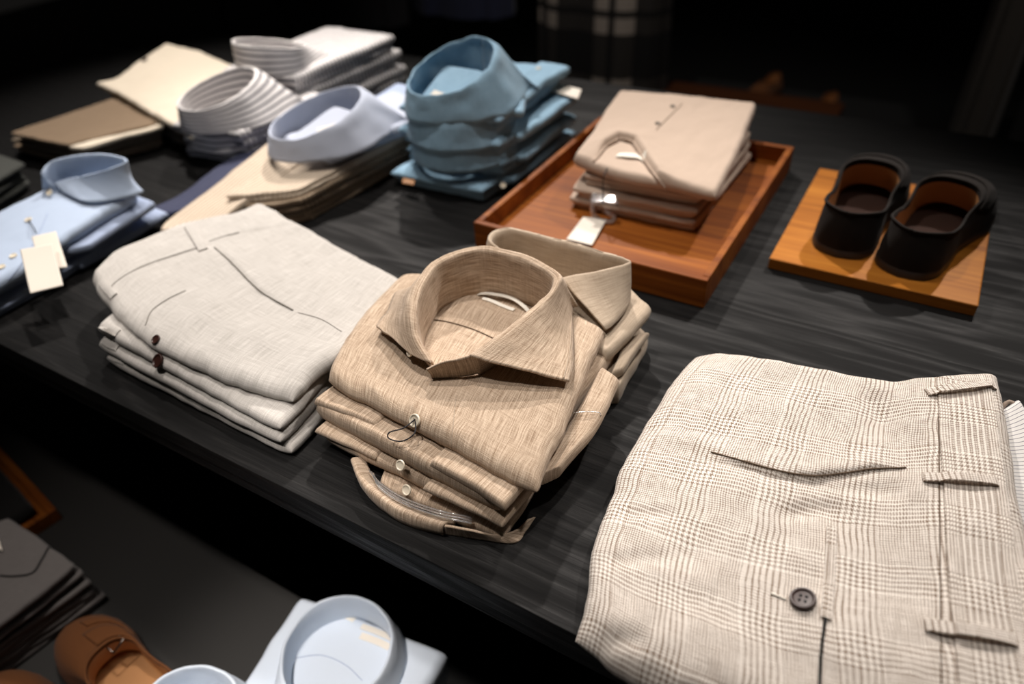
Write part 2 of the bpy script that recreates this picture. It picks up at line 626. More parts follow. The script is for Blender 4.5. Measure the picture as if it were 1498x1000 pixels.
M = {}
M['oak'] = black_oak('black stained oak')
M['linen'] = fabric('tan linen', (0.66, 0.525, 0.40), (0.245, 0.165, 0.105), slub=1.05, bump=0.6, su=32, sv=900, cross=0.4)
M['linen_pale'] = fabric('sand linen', (0.56, 0.46, 0.355), (0.33, 0.255, 0.185), slub=0.8, bump=0.45, su=32, sv=900, cross=0.4)
M['thread'] = plain('brown thread', (0.12, 0.08, 0.05), 0.9)
M['grey_thread'] = plain('grey thread', (0.16, 0.145, 0.125), 0.9)
M['light_grey'] = fabric('pale grey linen', (0.60, 0.572, 0.54), (0.36, 0.338, 0.31), slub=0.75, bump=0.4, su=30, sv=800)
M['glen'] = glen_plaid('glen check linen', (0.86, 0.80, 0.735), (0.21, 0.145, 0.10))
M['lining'] = fabric('striped lining', (0.78, 0.76, 0.74), (0.68, 0.66, 0.64), slub=0.2, bump=0.1, stripes=(1, 0.0045, 0.12, (0.05, 0.055, 0.10)))
M['blue'] = fabric('sky blue poplin', (0.46, 0.545, 0.68), (0.38, 0.465, 0.61), slub=0.25, bump=0.15)
M['blue_deep'] = fabric('blue poplin', (0.40, 0.47, 0.62), (0.28, 0.34, 0.48), slub=0.25, bump=0.15)
M['pale_blue'] = fabric('pale blue poplin', (0.66, 0.72, 0.80), (0.58, 0.65, 0.75), slub=0.2, bump=0.12)
M['ice_blue'] = fabric('white blue poplin', (0.50, 0.535, 0.63), (0.44, 0.485, 0.59), slub=0.2, bump=0.12)
M['denim'] = fabric('washed denim', (0.32, 0.49, 0.62), (0.165, 0.285, 0.40), slub=0.45, bump=0.3)
M['stripe'] = fabric('grey striped poplin', (0.80, 0.77, 0.76), (0.72, 0.69, 0.68), slub=0.15, bump=0.1, stripes=(1, 0.0108, 0.36, (0.16, 0.155, 0.17)))
M['cream'] = fabric('cream cotton', (0.80, 0.71, 0.58), (0.70, 0.61, 0.48), slub=0.2, bump=0.2)
M['brown'] = fabric('brown herringbone', (0.30, 0.215, 0.14), (0.185, 0.128, 0.08), slub=0.5, bump=0.3, stripes=(0, 0.007, 0.3, (0.20, 0.14, 0.09)))
M['khaki'] = fabric('dark khaki', (0.22, 0.17, 0.12), (0.13, 0.10, 0.07), slub=0.4, bump=0.3)
M['rib'] = fabric('beige ribbed knit', (0.64, 0.54, 0.43), (0.54, 0.45, 0.35), slub=0.3, bump=0.4, stripes=(0, 0.009, 0.3, (0.36, 0.28, 0.21)))
M['rib_brown'] = fabric('brown striped linen', (0.50, 0.39, 0.28), (0.33, 0.25, 0.17), slub=0.5, bump=0.4, stripes=(1, 0.009, 0.35, (0.13, 0.09, 0.06)))
M['navy'] = fabric('navy cotton', (0.045, 0.05, 0.095), (0.025, 0.03, 0.06), slub=0.4, bump=0.3)
M['polo'] = fabric('rose beige jersey', (0.56, 0.44, 0.35), (0.47, 0.365, 0.29), slub=0.25, bump=0.2)
M['charcoal'] = fabric('charcoal wool', (0.15, 0.136, 0.13), (0.09, 0.08, 0.077), slub=0.4, bump=0.3)
M['dark_cloth'] = fabric('black cloth', (0.022, 0.02, 0.019), (0.012, 0.011, 0.011), slub=0.3, bump=0.2)
M['grey_green'] = fabric('grey green cotton', (0.075, 0.078, 0.07), (0.04, 0.042, 0.038), slub=0.4, bump=0.3)
M['walnut'] = wood('polished walnut', (0.055, 0.013, 0.002), (0.19, 0.050, 0.007), (0.33, 0.105, 0.015), 0.5, 1.0, 'X', 0.05, 0.0)
M['oak_board'] = wood('polished oak board', (0.13, 0.036, 0.004), (0.38, 0.128, 0.016), (0.54, 0.21, 0.03), 0.45, 1.0, 'X', 0.05, 0.05)
M['pearl'] = plain('pearl button', (0.78, 0.70, 0.56), 0.25)
M['horn'] = plain('dark horn button', (0.035, 0.012, 0.008), 0.4)
M['black_hole'] = plain('black thread and slit shade', (0.004, 0.004, 0.004), 0.9)
M['card'] = plain('ivory card', (0.74, 0.68, 0.595), 0.75)
M['white_label'] = plain('white woven label', (0.80, 0.76, 0.68), 0.8)
M['cord'] = plain('black cord', (0.012, 0.012, 0.016), 0.8)
M['steel'] = plain('pin steel', (0.75, 0.75, 0.75), 0.25, Metallic=1.0)
M['suede_dark'] = fabric('dark brown suede', (0.012, 0.008, 0.006), (0.006, 0.004, 0.003), slub=0.3, bump=0.2, sheen=0.02)
M['suede_tan'] = fabric('tobacco suede', (0.17, 0.062, 0.020), (0.11, 0.040, 0.013), slub=0.3, bump=0.2, sheen=0.04)
M['leather'] = plain('tan leather lining', (0.42, 0.20, 0.075), 0.5)
M['insole'] = plain('insole with shade painted in', (0.035, 0.013, 0.007), 0.95)  # deep brown paints the shade inside the loafers into the insole
M['sole'] = plain('dark sole', (0.02, 0.012, 0.009), 0.5)
M['buckle'] = plain('gunmetal buckle', (0.16, 0.13, 0.11), 0.3, Metallic=1.0)
M['tier'] = plain('dark grey lacquer', (0.017, 0.0155, 0.014), 0.6)
M['black'] = plain('matt black', (0.004, 0.004, 0.004), 0.8)
mp = NT('clear plastic'); mp.set(Base_Color=(0.9, 0.92, 0.95), Roughness=0.08, IOR=1.45); mp.b.inputs['Transmission Weight'].default_value = 0.9
M['plastic'] = mp.m

# =================================================================== SETTING
def structure(o):
    o['kind'] = 'structure'
    return o


structure(box('floor', M['black'], -7, 5, -3, 7, FLOOR - 0.1, FLOOR, bevel=0))
structure(box('wall_back', M['black'], -7, 5, 6.6, 6.75, FLOOR, 2.6, bevel=0))

EDGE = 0.278
t = thing('display_table', 'long black stained oak display table carrying the folded clothes', 'table', (-0.6, 0.9, FLOOR))
top = box('table_top', M['oak'], -2.15, 0.205, EDGE, 1.47, -0.026, 0.0, t, bevel=0.0012)
fas = box('apron', M['oak'], -2.14, 0.20, EDGE + 0.002, 1.46, -0.047, -0.0265, t, bevel=0.0012)
for sx in (-2.06, 0.09):
    for sy in (0.62, 1.32):
        box('leg', M['black'], sx, sx + 0.09, sy, sy + 0.09, FLOOR, -0.047, t, bevel=0.002)

tr = thing('lower_platform', 'dark grey lower display platform in front of the black table', 'platform', (-0.8, 0.0, FLOOR))
box('platform_top', M['tier'], -2.4, 0.6, -0.75, 0.332, TIER - 0.03, TIER, tr, bevel=0.002)
box('plinth', M['black'], -2.35, 0.55, -0.7, 0.30, FLOOR, TIER - 0.03, tr, bevel=0.002)

# =================================================================== COLLARS AND SHIRTS
def sstep(x, a, b):
    k = np.clip((x - a) / (b - a), 0, 1)
    return k * k * (3 - 2 * k)


def collar(parent, mat, c, z, rot, a=0.066, b=0.07, hb=0.042, hf=0.034, lw=0.013, ze=0.003, point=(0.055, 0.035, 0.004), bulge=0.0008,
           lean=0.0, jit=0.0012, seed=4, thick=0.0017, flare=0.0, name='collar', start=1.9, pinch=1.0):
    """fold-over shirt collar round a neck hole; local front is +y, rot turns it"""
    K = 19
    th = np.linspace(-math.pi, math.pi, K)
    f = sstep(np.abs(th), 0.3, math.pi)
    def ring(k, zz):
        x = (a + k) * np.sin(th) * (1 - 0.12 * f * pinch)
        y = -(b + k) * np.cos(th) + lean * zz
        return np.stack([x, y, zz], 1)
    zf = hb + (hf - hb) * f
    zero = np.zeros(K)
    F = ring(0.0, zf)
    E = ring(lw + flare * sstep(np.abs(th), 0.7, 1.9), zero + ze)
    w = sstep(np.abs(th), start, math.pi)[:, None]
    Pp = np.stack([np.sign(th) * point[0], zero + b + point[1], zero + point[2]], 1)
    Pp[:, 0] = np.where(np.abs(th) < 1e-6, 0, Pp[:, 0])
    E = E * (1 - w) + Pp * w
    base = ring(-0.003, zero + 0.0)
    mid = ring(-0.0025, zf * 0.5)
    up = ring(-0.0018, zf - 0.004)
    out1 = F * 0.85 + E * 0.15; out1[:, :2] += (ring(bulge, zf) - ring(0, zf))[:, :2]; out1[:, 2] = zf - 0.003 - 0.05 * (zf - E[:, 2])
    out2 = F * 0.5 + E * 0.5; out2[:, :2] += (ring(bulge, zf) - ring(0, zf))[:, :2]
    rows = [base, mid, up, F, out1, out2, E]
    ca, sa = math.cos(rot), math.sin(rot)
    R = []
    for r in rows:
        q = r.copy()
        q[:, 0] = c[0] + ca * r[:, 0] - sa * r[:, 1]
        q[:, 1] = c[1] + sa * r[:, 0] + ca * r[:, 1]
        q[:, 2] += z
        R.append(q)
    return loft(name, parent, mat, R, thick=thick, n=73, sub=4, jit=jit, seed=seed)


def neck_label(parent, b, c, rot, dist, w=0.03, h=0.012, mat='white_label', ox=0.0):
    """small woven label lying inside the back of the neck"""
    ca, sa = math.cos(rot), math.sin(rot)
    def g(x, y):
        return (c[0] + ca * x - sa * y, c[1] + sa * x + ca * y)
    return drape_strip('neck_label', parent, M[mat], b, [g(ox - w / 2, -dist), g(ox, -dist - 0.001), g(ox + w / 2, -dist)], h, 0.0012, n=12, m=4)


# ---- tan linen shirts: the stack in the middle ---------------------------------
G = 'tan linen shirts in the middle stack'
ZB = 0.076
hero = thing('folded_shirt', 'tan linen shirt with open spread collar, topmost of the middle front stack', 'shirt', (-0.35, 0.46, 0.05), G)
front = pts((478, 557, .066), (512, 578, .063), (560, 604, .062), (608, 628, .061), (690, 672, .060), (750, 706, .059), (785, 721, .057))
right = pts((785, 721, .057), (812, 655, .062), (846, 580, .066), (886, 488, .066))
left = pts((478, 557, .066), (505, 505, .066), (550, 445, .064), (590, 405, .06))
back = [left[-1], (-0.44, 0.60, .062), (-0.34, 0.605, .062), right[-1]]
hb_ = cloth('front_panel', hero, M['linen'], [front, right, back, left], 0.022, r=(0.016, 0.012, 0.012, 0.014), n=(150, 130), wr=0.0022, ws=0.07, seed=11,
            jit=0.003, corner=0.012,
            feats=[dict(line=[at(612, 628, ZB)[:2], at(602, 590, ZB)[:2], at(622, 540, ZB)[:2]][::-1], h=0.0016, w=0.03, soft=0.0005, taper=False)],
            creases=[(at(840, 590, ZB)[:2], at(800, 700, ZB)[:2], -0.003, 0.006), (at(660, 600, ZB)[:2], at(640, 650, ZB)[:2], 0.0015, 0.01),
                     (at(530, 540, ZB)[:2], at(580, 610, ZB)[:2], 0.0015, 0.008)])
bh = bvh(hb_)
F_ = pts((629, 531, ZB + .018), (611, 498, ZB + .027), (604, 462, ZB + .040), (611, 425, ZB + .049), (640, 384, ZB + .055), (700, 364, ZB + .057),
         (765, 375, ZB + .057), (809, 399, ZB + .055), (812, 420, ZB + .052), (780, 452, ZB + .046), (730, 492, ZB + .038), (690, 521, ZB + .030))
F_ = np.array(F_)
cen = np.array([-0.37, 0.515, 0])
def outward(p, k, z):
    d = p - cen; d[2] = 0; d /= np.linalg.norm(d)
    q = p + d * k; q[2] = z
    return q
E_ = [np.array(p) for p in pts((550, 477, ZB + .012), (555, 470, ZB + .010), (566, 455, ZB + .008), (585, 425, ZB + .008))]
E_ += [outward(F_[4], 0.018, ZB + .006), outward(F_[5], 0.018, ZB + .006), outward(F_[6], 0.02, ZB + .006), outward(F_[7], 0.024, ZB + .007)]
E_ += [np.array(p) for p in pts((836, 452, ZB + .008), (838, 500, ZB + .009), (836, 535, ZB + .010), (833, 557, ZB + .013))]
E_ = np.array(E_)
base = np.array([outward(p.copy(), -0.006, ZB - 0.001) for p in F_])
base[0] = at(640, 545, ZB); base[-1] = at(700, 548, ZB)
mid = np.array([outward(p.copy(), -0.005, ZB + (p[2] - ZB) * .5) for p in F_])
up = np.array([outward(p.copy(), -0.0035, p[2] - 0.004) for p in F_])
o1 = F_ * .88 + E_ * .12; o1[:, 2] = F_[:, 2] - 0.0015
o1 = np.array([outward(p.copy(), 0.002, p[2]) for p in o1])
o2 = F_ * .5 + E_ * .5
o2 = np.array([outward(p.copy(), 0.002, p[2]) for p in o2])
colh = loft('collar', hero, M['linen'], [base, mid, up, F_, o1, o2, E_], thick=0.0026, n=120, sub=6, jit=0.0016, seed=5, uvrot=True)
st_ = o2 * .12 + E_ * .88
tube('collar_stitching', hero, M['linen_pale'], [p + np.array([0, 0, .0022]) for p in st_[7:]], 0.0005, n=60)
# collar band from the end of the fold to the centre front, and its left half
bt = np.array(pts((697, 517, ZB + .031), (672, 524, ZB + .029), (645, 530, ZB + .025), (624, 540, ZB + .017)))
bb = bt + np.array([0.0, 0.006, 0.0]); bb[:, 2] = ZB + .001
loft('collar_band', hero, M['linen'], [bt, bt * .5 + bb * .5 + [0, .001, 0], bb], thick=0.002, n=30, sub=5, jit=0.0008)
bt2 = np.array(pts((606, 492, ZB + .026), (616, 512, ZB + .020), (629, 531, ZB + .016), (636, 542, ZB + .012)))
bb2 = bt2 + np.array([0.0, 0.005, 0.0]); bb2[:, 2] = ZB + .001
loft('collar_band', hero, M['linen'], [bt2, bt2 * .5 + bb2 * .5, bb2], thick=0.002, n=30, sub=5, jit=0.0008)
surf_tube('yoke_seam', hero, M['thread'], bh, [(617, 467), (650, 470), (690, 481), (724, 496)], 0.0007)
surf_tube('placket_stitching', hero, M['linen_pale'], bh, [(668, 578), (664, 610), (660, 655)], 0.0004)
h, nn = hit(bh, 608, 615)
bt_ = button(hero, M['pearl'], h, nn, 0.0068, M['linen_pale'])
h2 = Vector(at(601, 514, ZB + .013))
button(hero, M['pearl'], h2, Vector((-0.45, -0.75, 0.45)), 0.0058)
drape_strip('hanger_loop', hero, M['white_label'], bh, pts((699, 430, ZB), (722, 434, ZB), (750, 440, ZB), (774, 454, ZB)), 0.005, 0.001, n=24, m=4, arch=0.007)
drape_strip('size_label', hero, M['white_label'], bh, pts((664, 425, ZB), (672, 428, ZB), (681, 431, ZB)), 0.004, 0.001, n=10, m=4, lift=0.004)
drape_strip('neck_label', hero, M['white_label'], bh, pts((706, 436, ZB), (722, 440, ZB), (752, 451, ZB)), 0.005, 0.001, n=14, m=4, lift=0.001)
L = [np.array(h) + [0, 0, .002], at(590, 626, .07), at(570, 632, .068), at(569, 641, .062), at(588, 645, .062), at(606, 634, .068), np.array(h) + [0.001, -.001, .001]]
tube('loop_thread', hero, M['cord'], L, 0.0007, n=60)

# second and third shirt of the stack: body, sleeves folded in on both sides, button
def mid_shirt(label, z0, z1, fl, fr_, flaps, btn, sleeve=None, seed=1):
    s = thing('folded_shirt', label, 'shirt', (-0.35, 0.46, z0), G)
    c4 = [fl, fr_, (-0.235, 0.585), (-0.475, 0.575)]
    bd = layered('front_panel', s, M['linen'], c4, z0, z1, k=1, seed=seed, jit=0.002, r=0.007, n=(90, 60), wr=0.0015)
    for (q, zz, tt) in flaps:
        p = [np.array(at(x, y, zz)) for x, y in q]
        back = np.array([0.004, 0.05, -0.001])
        sd = [[p[0], p[0] * .6 + p[1] * .4 + [0, 0, 0.0015], p[0] * .3 + p[1] * .7 + [0, .001, 0.001], p[1]], [p[1], p[1] + back * .5, p[1] + back],
              [p[0] + back, (p[0] + p[1]) / 2 + back, p[1] + back], [p[0], p[0] + back * .5, p[0] + back]]
        cloth('sleeve', s, M['linen'], sd, tt, r=(0.0045, 0.004, 0.004, 0.004), n=(50, 30), wr=0.0008, ws=0.03, seed=seed + len(q), jit=0.0012, corner=0.01)
    if btn:
        p = Vector(at(*btn))
        bq = bvh(bd)
        h, nn = hit(bq, btn[0], btn[1])
        button(s, M['pearl'], h if h.z > 0.004 else p, Vector((-0.1, -0.8, 0.55)), 0.0055)
    return s, bd


s2, b2 = mid_shirt('tan linen shirt second from top of middle front stack, pearl button on placket', 0.030, 0.052, at(459, 607, .036)[:2], at(733, 752, .036)[:2],
                   [([(459, 590), (549, 627)], 0.050, 0.013), ([(628, 680), (738, 746)], 0.050, 0.013)], (587, 680, .04), seed=21)
# folded sleeve standing out on the right of the second shirt
p = pts((786, 706, .040), (820, 690, .040), (872, 630, .045), (907, 560, .05), (880, 540, .05), (846, 600, .045))
sd = [[p[0], p[1]], [p[1], p[2], p[3]], [p[4], p[3]], [p[0], p[5], p[4]]]
cloth('cuff', s2, M['linen'], sd, 0.016, r=(0.003, 0.007, 0.004, 0.005), n=(40, 60), wr=0.001, ws=0.03, seed=33, jit=0.001, corner=0.0)
tube('pin', s2, M['steel'], pts((836, 604, .057), (856, 602, .0575), (876, 603, .056), (879, 608, .052)), 0.0005, n=20)
s3, b3 = mid_shirt('tan linen shirt third from top of the middle front stack, with thin folded sleeves', 0.013, 0.030, at(470, 640, .02)[:2], at(728, 768, .018)[:2],
                   [([(460, 632), (549, 673)], 0.0285, 0.009), ([(617, 716), (735, 772)], 0.0285, 0.009)], (596, 716, .02), seed=22)
# bottom shirt: its collar has slipped forward under the pile
s4 = thing('folded_shirt', 'tan linen shirt at bottom of the middle front stack, collar slipping onto table', 'shirt', (-0.35, 0.45, 0), G)
layered('front_panel', s4, M['linen'], [at(545, 715, .006)[:2], at(735, 785, .006)[:2], (-0.24, 0.57), (-0.45, 0.56)], 0.0, 0.0125, k=1, seed=23, r=0.005, n=(60, 50))
Fd = np.array(pts((516, 672, .022), (528, 700, .021), (556, 728, .019), (600, 752, .017), (650, 768, .015)))
Ed = np.array(pts((530, 690, .001), (536, 716, .001), (560, 745, .001), (602, 768, .001), (650, 780, .001)))
Id = Fd + np.array([0.004, 0.012, -0.008])
loft('collar', s4, M['linen'], [Id, Id * .4 + Fd * .6 + [0, 0, 0.002], Fd, Fd * .5 + Ed * .5 + [0, -.002, 0], Ed], thick=0.003, n=60, sub=4, jit=0.001, seed=9)
Fp = np.array(pts((650, 768, .015), (690, 775, .014), (722, 782, .009), (752, 776, .007), (772, 760, .006)))
Ep = np.array(pts((650, 780, .001), (700, 788, .001), (751, 794, .000), (768, 776, .000), (782, 755, .000)))
loft('collar_leaf', s4, M['linen'], [Fp, Fp * .5 + Ep * .5, Ep], thick=0.0022, n=40, sub=4, jit=0.001, seed=10)
for k in range(3):
    tube('plastic_stay', s4, M['plastic'], pts((540 + 3 * k, 688 + 2 * k, .022), (556, 706 + 4 * k, .022), (590, 728 + 4 * k, .021), (640, 746 + 4 * k, .02), (690, 757 + 4 * k, .018)), 0.0011, n=40)

# ---- sand linen stack behind it ------------------------------------------------
G2 = 'sand linen shirts behind the middle stack'
ZS = 0.066
ss = thing('folded_shirt', 'paler sand linen shirt with tall collar standing behind the tan stack, beside the tray', 'shirt', (-0.32, 0.66, 0.04), G2)
c4 = [at(888, 535, .056)[:2], at(955, 457, .056)[:2], (-0.225, 0.745), (-0.45, 0.72)]
bd = cloth('front_panel', ss, M['linen_pale'], [pts((760, 470, .056), (830, 500, .055), (888, 528, .05)), pts((888, 528, .05), (925, 490, .054), (956, 455, .056)),
                                                [(-0.45, 0.70, .056), (-0.33, 0.71, .056), at(956, 455, .056)], [at(760, 470, .056), (-0.40, 0.63, .056), (-0.45, 0.70, .056)]],
           0.018, r=0.009, n=(70, 50), wr=0.0015, seed=31, jit=0.002)
Fs = np.array(pts((800, 398, .098), (765, 388, .106), (733, 366, .112), (716, 352, .114), (722, 340, .116), (745, 335, .116), (790, 345, .115), (840, 357, .114), (885, 371, .113), (914, 380, .112), (919, 386, .110),
                  (880, 397, .106), (845, 403, .101), (822, 408, .097)))
cen = np.array([-0.34, 0.62, 0])
Es = [outward(p.copy(), 0.012, ZS + .004) for p in Fs[:9]]
Es += [np.array(p) for p in pts((920, 428, .072), (919, 446, .070), (905, 467, .070), (892, 478, .071), (885, 482, .072))]
Es = np.array(Es)
ba = np.array([outward(p.copy(), -0.006, ZS - 0.001) for p in Fs])
mi = np.array([outward(p.copy(), -0.005, ZS + (p[2] - ZS) * .55) for p in Fs])
up = np.array([outward(p.copy(), -0.0035, p[2] - .004) for p in Fs])
o1 = Fs * .9 + Es * .1; o1[:, 2] = Fs[:, 2] - .002
o2 = Fs * .5 + Es * .5
loft('collar', ss, M['linen_pale'], [ba, mi, up, Fs, o1, o2, Es], thick=0.0026, n=110, sub=5, jit=0.0012, seed=15, uvrot=True)
s6 = thing('folded_shirt', 'sand linen shirt lying under the tall collared one beside the tray', 'shirt', (-0.32, 0.66, 0), G2)
layered('front_panel', s6, M['linen_pale'], [at(870, 585, .012)[:2], at(905, 585, .012)[:2], at(952, 490, .022)[:2], (-0.44, 0.70)], 0.0, 0.026, k=1, seed=32, r=0.008, n=(50, 40))
p = pts((893, 552, .034), (912, 545, .034), (950, 488, .036), (915, 500, .036))
cloth('sleeve', s6, M['linen_pale'], quad_sides(*p), 0.013, r=0.005, n=(30, 40), wr=0.001, seed=34)

# =================================================================== PALE GREY TROUSERS
G3 = 'pale grey linen trousers in the left front stack'
def grey_labels(k):
    return ['pale grey linen trousers, topmost of the left front stack, slanted pocket showing', 'pale grey linen trousers second from the top of the left front stack',
            'pale grey linen trousers third from the top of the left front stack', 'pale grey linen trousers at the bottom of the left front stack'][k]


GZ = [(0.0, 0.0165), (0.0165, 0.032), (0.032, 0.0475), (0.0475, 0.068)]
fl, fr2, br, blk = at(152, 524, .008)[:2], at(428, 672, .008)[:2], (-0.535, 0.585), (-0.86, 0.655)
offs = [(0, 0), (-0.004, 0.001), (0.0, 0.004)]
for k in (0, 1, 2):
    tz = thing('folded_trousers', grey_labels(3 - k), 'trousers', (-0.7, 0.48, GZ[k][0]), G3)
    d = offs[k]
    c4 = [(fl[0] + d[0] - 0.006 * k, fl[1] + d[1] + 0.003 * k), (fr2[0] + d[0] - 0.004 * k, fr2[1] + d[1]), br, (blk[0] - 0.01 * k, blk[1])]
    b_ = layered('folded_legs', tz, M['light_grey'], c4, GZ[k][0], GZ[k][1], k=1, seed=41 + k, jit=0.003, r=0.011, n=(110, 60), wr=0.0022)
    bq = bvh(b_)
    if k:
        h, nn = hit(bq, *((238, 562) if k == 1 else (233, 528)))
        button(tz, M['horn'], h, nn, 0.0085)
    A = np.array(c4[0]); B = np.array(c4[1])
    q0 = A * .965 + B * .035; q1 = A * .87 + B * .13
    drape_strip('belt_loop', tz, M['light_grey'], bq, [(q0[0], q0[1] + .007), ((q0 + q1) / 2 + [0, .006]), (q1[0], q1[1] + .007)], 0.012, 0.002, n=16, m=5, arch=0.001)
gt = thing('folded_trousers', grey_labels(0), 'trousers', (-0.7, 0.48, GZ[3][0]), G3)
front = pts((134, 412, .050), (150, 440, .050), (196, 488, .052), (232, 512, .054), (300, 545, .055), (370, 572, .055), (429, 590, .054))
right = pts((429, 590, .054), (468, 548, .058), (520, 510, .058), (600, 452, .056))
left = pts((134, 412, .050), (172, 372, .055), (262, 335, .058), (352, 312, .057), (384, 299, .055))
back = pts((384, 299, .055), (440, 333, .057), (520, 378, .057), (600, 420, .056))
right[-1] = back[-1]
feat = [dict(line=[at(*p, .068)[:2] for p in ((314, 362), (340, 385), (380, 425), (428, 454))], h=0.0022, w=0.025, soft=0.0005),
        dict(line=[at(*p, .068)[:2] for p in ((214, 470), (230, 448), (272, 424))], h=0.0015, w=0.012, soft=0.0005),
        dict(line=[at(*p, .068)[:2] for p in ((160, 428), (170, 412), (210, 388), (292, 361), (350, 340), (420, 330))], h=0.0012, w=0.03, soft=0.0005, taper=False)]
gb = cloth('folded_legs', gt, M['light_grey'], [front, right, back, left], 0.021, r=(0.018, 0.012, 0.012, 0.018), n=(190, 150), wr=0.0042, ws=0.10, seed=45, jit=0.003,
           corner=0.012, feats=feat)
bg = bvh(gb)
surf_tube('waistband_seam', gt, M['grey_thread'], bg, [(160, 431), (168, 414), (210, 389), (290, 362)], 0.0006)
surf_tube('waistband_seam', gt, M['grey_thread'], bg, [(306, 353), (330, 345), (350, 340)], 0.0005)
surf_tube('pocket_edge', gt, M['grey_thread'], bg, [(314, 362), (340, 385), (380, 425), (429, 454)], 0.0009)
surf_tube('side_seam', gt, M['grey_thread'], bg, [(436, 457), (470, 467), (500, 485)], 0.0004)
surf_tube('fly_seam', gt, M['grey_thread'], bg, [(213, 476), (222, 455), (245, 438), (272, 425)], 0.0006)
drape_strip('belt_loop', gt, M['light_grey'], bg, [hit(bg, 276, 330)[0], hit(bg, 287, 348)[0], hit(bg, 298, 366)[0]], 0.012, 0.0022, n=20, m=5, arch=0.0012)
drape_strip('belt_loop', gt, M['light_grey'], bg, [hit(bg, 149, 412)[0], hit(bg, 157, 423)[0], hit(bg, 167, 434)[0]], 0.010, 0.0025, n=20, m=5)
h, nn = hit(bg, 229, 497)
button(gt, M['horn'], h, nn, 0.006)
# lighter strip of inner tape showing behind on the right
tp = thing('paper_slip', 'cream paper slip poking out behind the pale grey trousers', 'paper slip', at(512, 375, 0.0))
cloth('slip', tp, M['card'], quad_sides(*pts((490, 372, .03), (521, 384, .03), (524, 377, .03), (495, 362, .03))), 0.0012, r=0.0006, n=(8, 6), wr=0, jit=0)

# =================================================================== GLEN CHECK TROUSERS
tt = thing('folded_trousers', 'cream and brown glen check linen trousers with dark button, large at right front', 'trousers', (0.02, 0.45, 0))
front = pts((840, 938, .004), (872, 962, .004), (905, 990, .006), (985, 1030, .012), (1150, 1095, .02), (1350, 1150, .024), (1590, 1200, .024))
left = pts((840, 938, .004), (858, 880, .012), (866, 810, .014), (878, 770, .015), (896, 725, .016), (905, 695, .018), (935, 640, .02), (975, 575, .024), (1016, 524, .03))
back = pts((1016, 524, .03), (1060, 526, .034), (1120, 537, .035), (1210, 553, .035), (1290, 569, .035), (1345, 564, .037), (1455, 552, .040))
right = [front[-1], at(1545, 980, .036), at(1500, 800, .040), at(1475, 660, .042), back[-1]]
TZ = 0.056
pk = [(1040, 661), (1080, 672), (1140, 688), (1190, 695), (1235, 691), (1275, 685), (1325, 684)]
feat = [dict(line=[at(*p, TZ)[:2] for p in pk], h=0.0060, w=0.03, soft=0.0007, dip=0.002),
        dict(line=[at(*p, TZ)[:2] for p in ((1215, 775), (1213, 850), (1211, 900), (1205, 1000))][::-1], h=0.0014, w=0.012, soft=0.0006, taper=False),
        dict(line=[at(*p, TZ)[:2] for p in ((905, 905), (990, 960), (1060, 985))][::-1], h=0.003, w=0.02, soft=0.004)]
cre = [(at(870, 790, TZ)[:2], at(1000, 800, TZ)[:2], -0.0030, 0.008), (at(1240, 735, TZ)[:2], at(1130, 745, TZ)[:2], -0.0045, 0.009), (at(1150, 700, TZ)[:2], at(1330, 720, TZ)[:2], -0.0037, 0.008),
       (at(900, 720, TZ)[:2], at(1000, 740, TZ)[:2], -0.0030, 0.007), (at(960, 615, TZ)[:2], at(1090, 660, TZ)[:2], 0.0030, 0.01), (at(1260, 560, TZ)[:2], at(1320, 660, TZ)[:2], -0.0037, 0.012),
       (at(860, 900, TZ)[:2], at(960, 920, TZ)[:2], -0.0045, 0.01), (at(930, 800, TZ)[:2], at(1080, 850, TZ)[:2], 0.0030, 0.014)]
tb = cloth('folded_legs', tt, M['glen'], [front, right, back, left], 0.040, r=(0.035, 0.02, 0.018, 0.045), n=(300, 260), wr=0.0042, ws=0.07, seed=51, jit=0.0022, corner=0.0, feats=feat, creases=cre)
btz = bvh(tb)
wl = [(1408, 559), (1417, 640), (1426, 720), (1432, 800), (1443, 900), (1458, 1010), (1470, 1080)]
wl3 = [hit(btz, *p)[0] for p in wl]
wb = drape_strip('waistband', tt, M['glen'], btz, wl3, 0.047, 0.0026, n=140, m=22, uvo=(0.028, 0.0145), swap=False)
bw = bvh(tb, wb)
def loop_at(a, b, **k):
    return drape_strip('belt_loop', tt, M['glen'], bw, [hit(bw, *a)[0], hit(bw, (a[0] + b[0]) / 2, (a[1] + b[1]) / 2)[0], hit(bw, *b)[0]], 0.0095, 0.0022, n=30, m=8, arch=0.004, **k)
loop_at((1349, 699), (1459, 706), uvo=(0.0, 0.034))
loop_at((1352, 915), (1486, 938), uvo=(0.01, 0.034))
loop_at((1355, 575), (1453, 566), uvo=(0.005, 0.034))
surf_tube('pocket_edge', tt, M['thread'], btz, pk, 0.0007, n=60)
drape_strip('pocket_welt', tt, M['glen'], btz, [hit(btz, 1216, 772)[0], hit(btz, 1213, 840)[0], hit(btz, 1208, 905)[0]], 0.0075, 0.0024, n=40, m=6, uvo=(0.03, 0.01), swap=True)
surf_tube('pocket_opening', tt, M['black_hole'], btz, [(1207, 905), (1202, 950), (1198, 1010)], 0.0011, n=40)  # black tube stands in for the shade inside the pocket slit
surf_tube('pocket_opening', tt, M['thread'], btz, [(1219, 778), (1217, 830), (1213, 895)], 0.0008, n=40)
surf_tube('buttonhole', tt, M['white_label'], btz, [(1128, 868), (1150, 877)], 0.0009, n=14)
h, nn = hit(btz, 1175, 878)
button(tt, M['horn'], h, nn, 0.0098, M['black_hole'])
surf_tube('waistband_seam', tt, M['thread'], bw, [(1372, 575), (1374, 680), (1375, 800), (1377, 1000)], 0.0005, n=60)
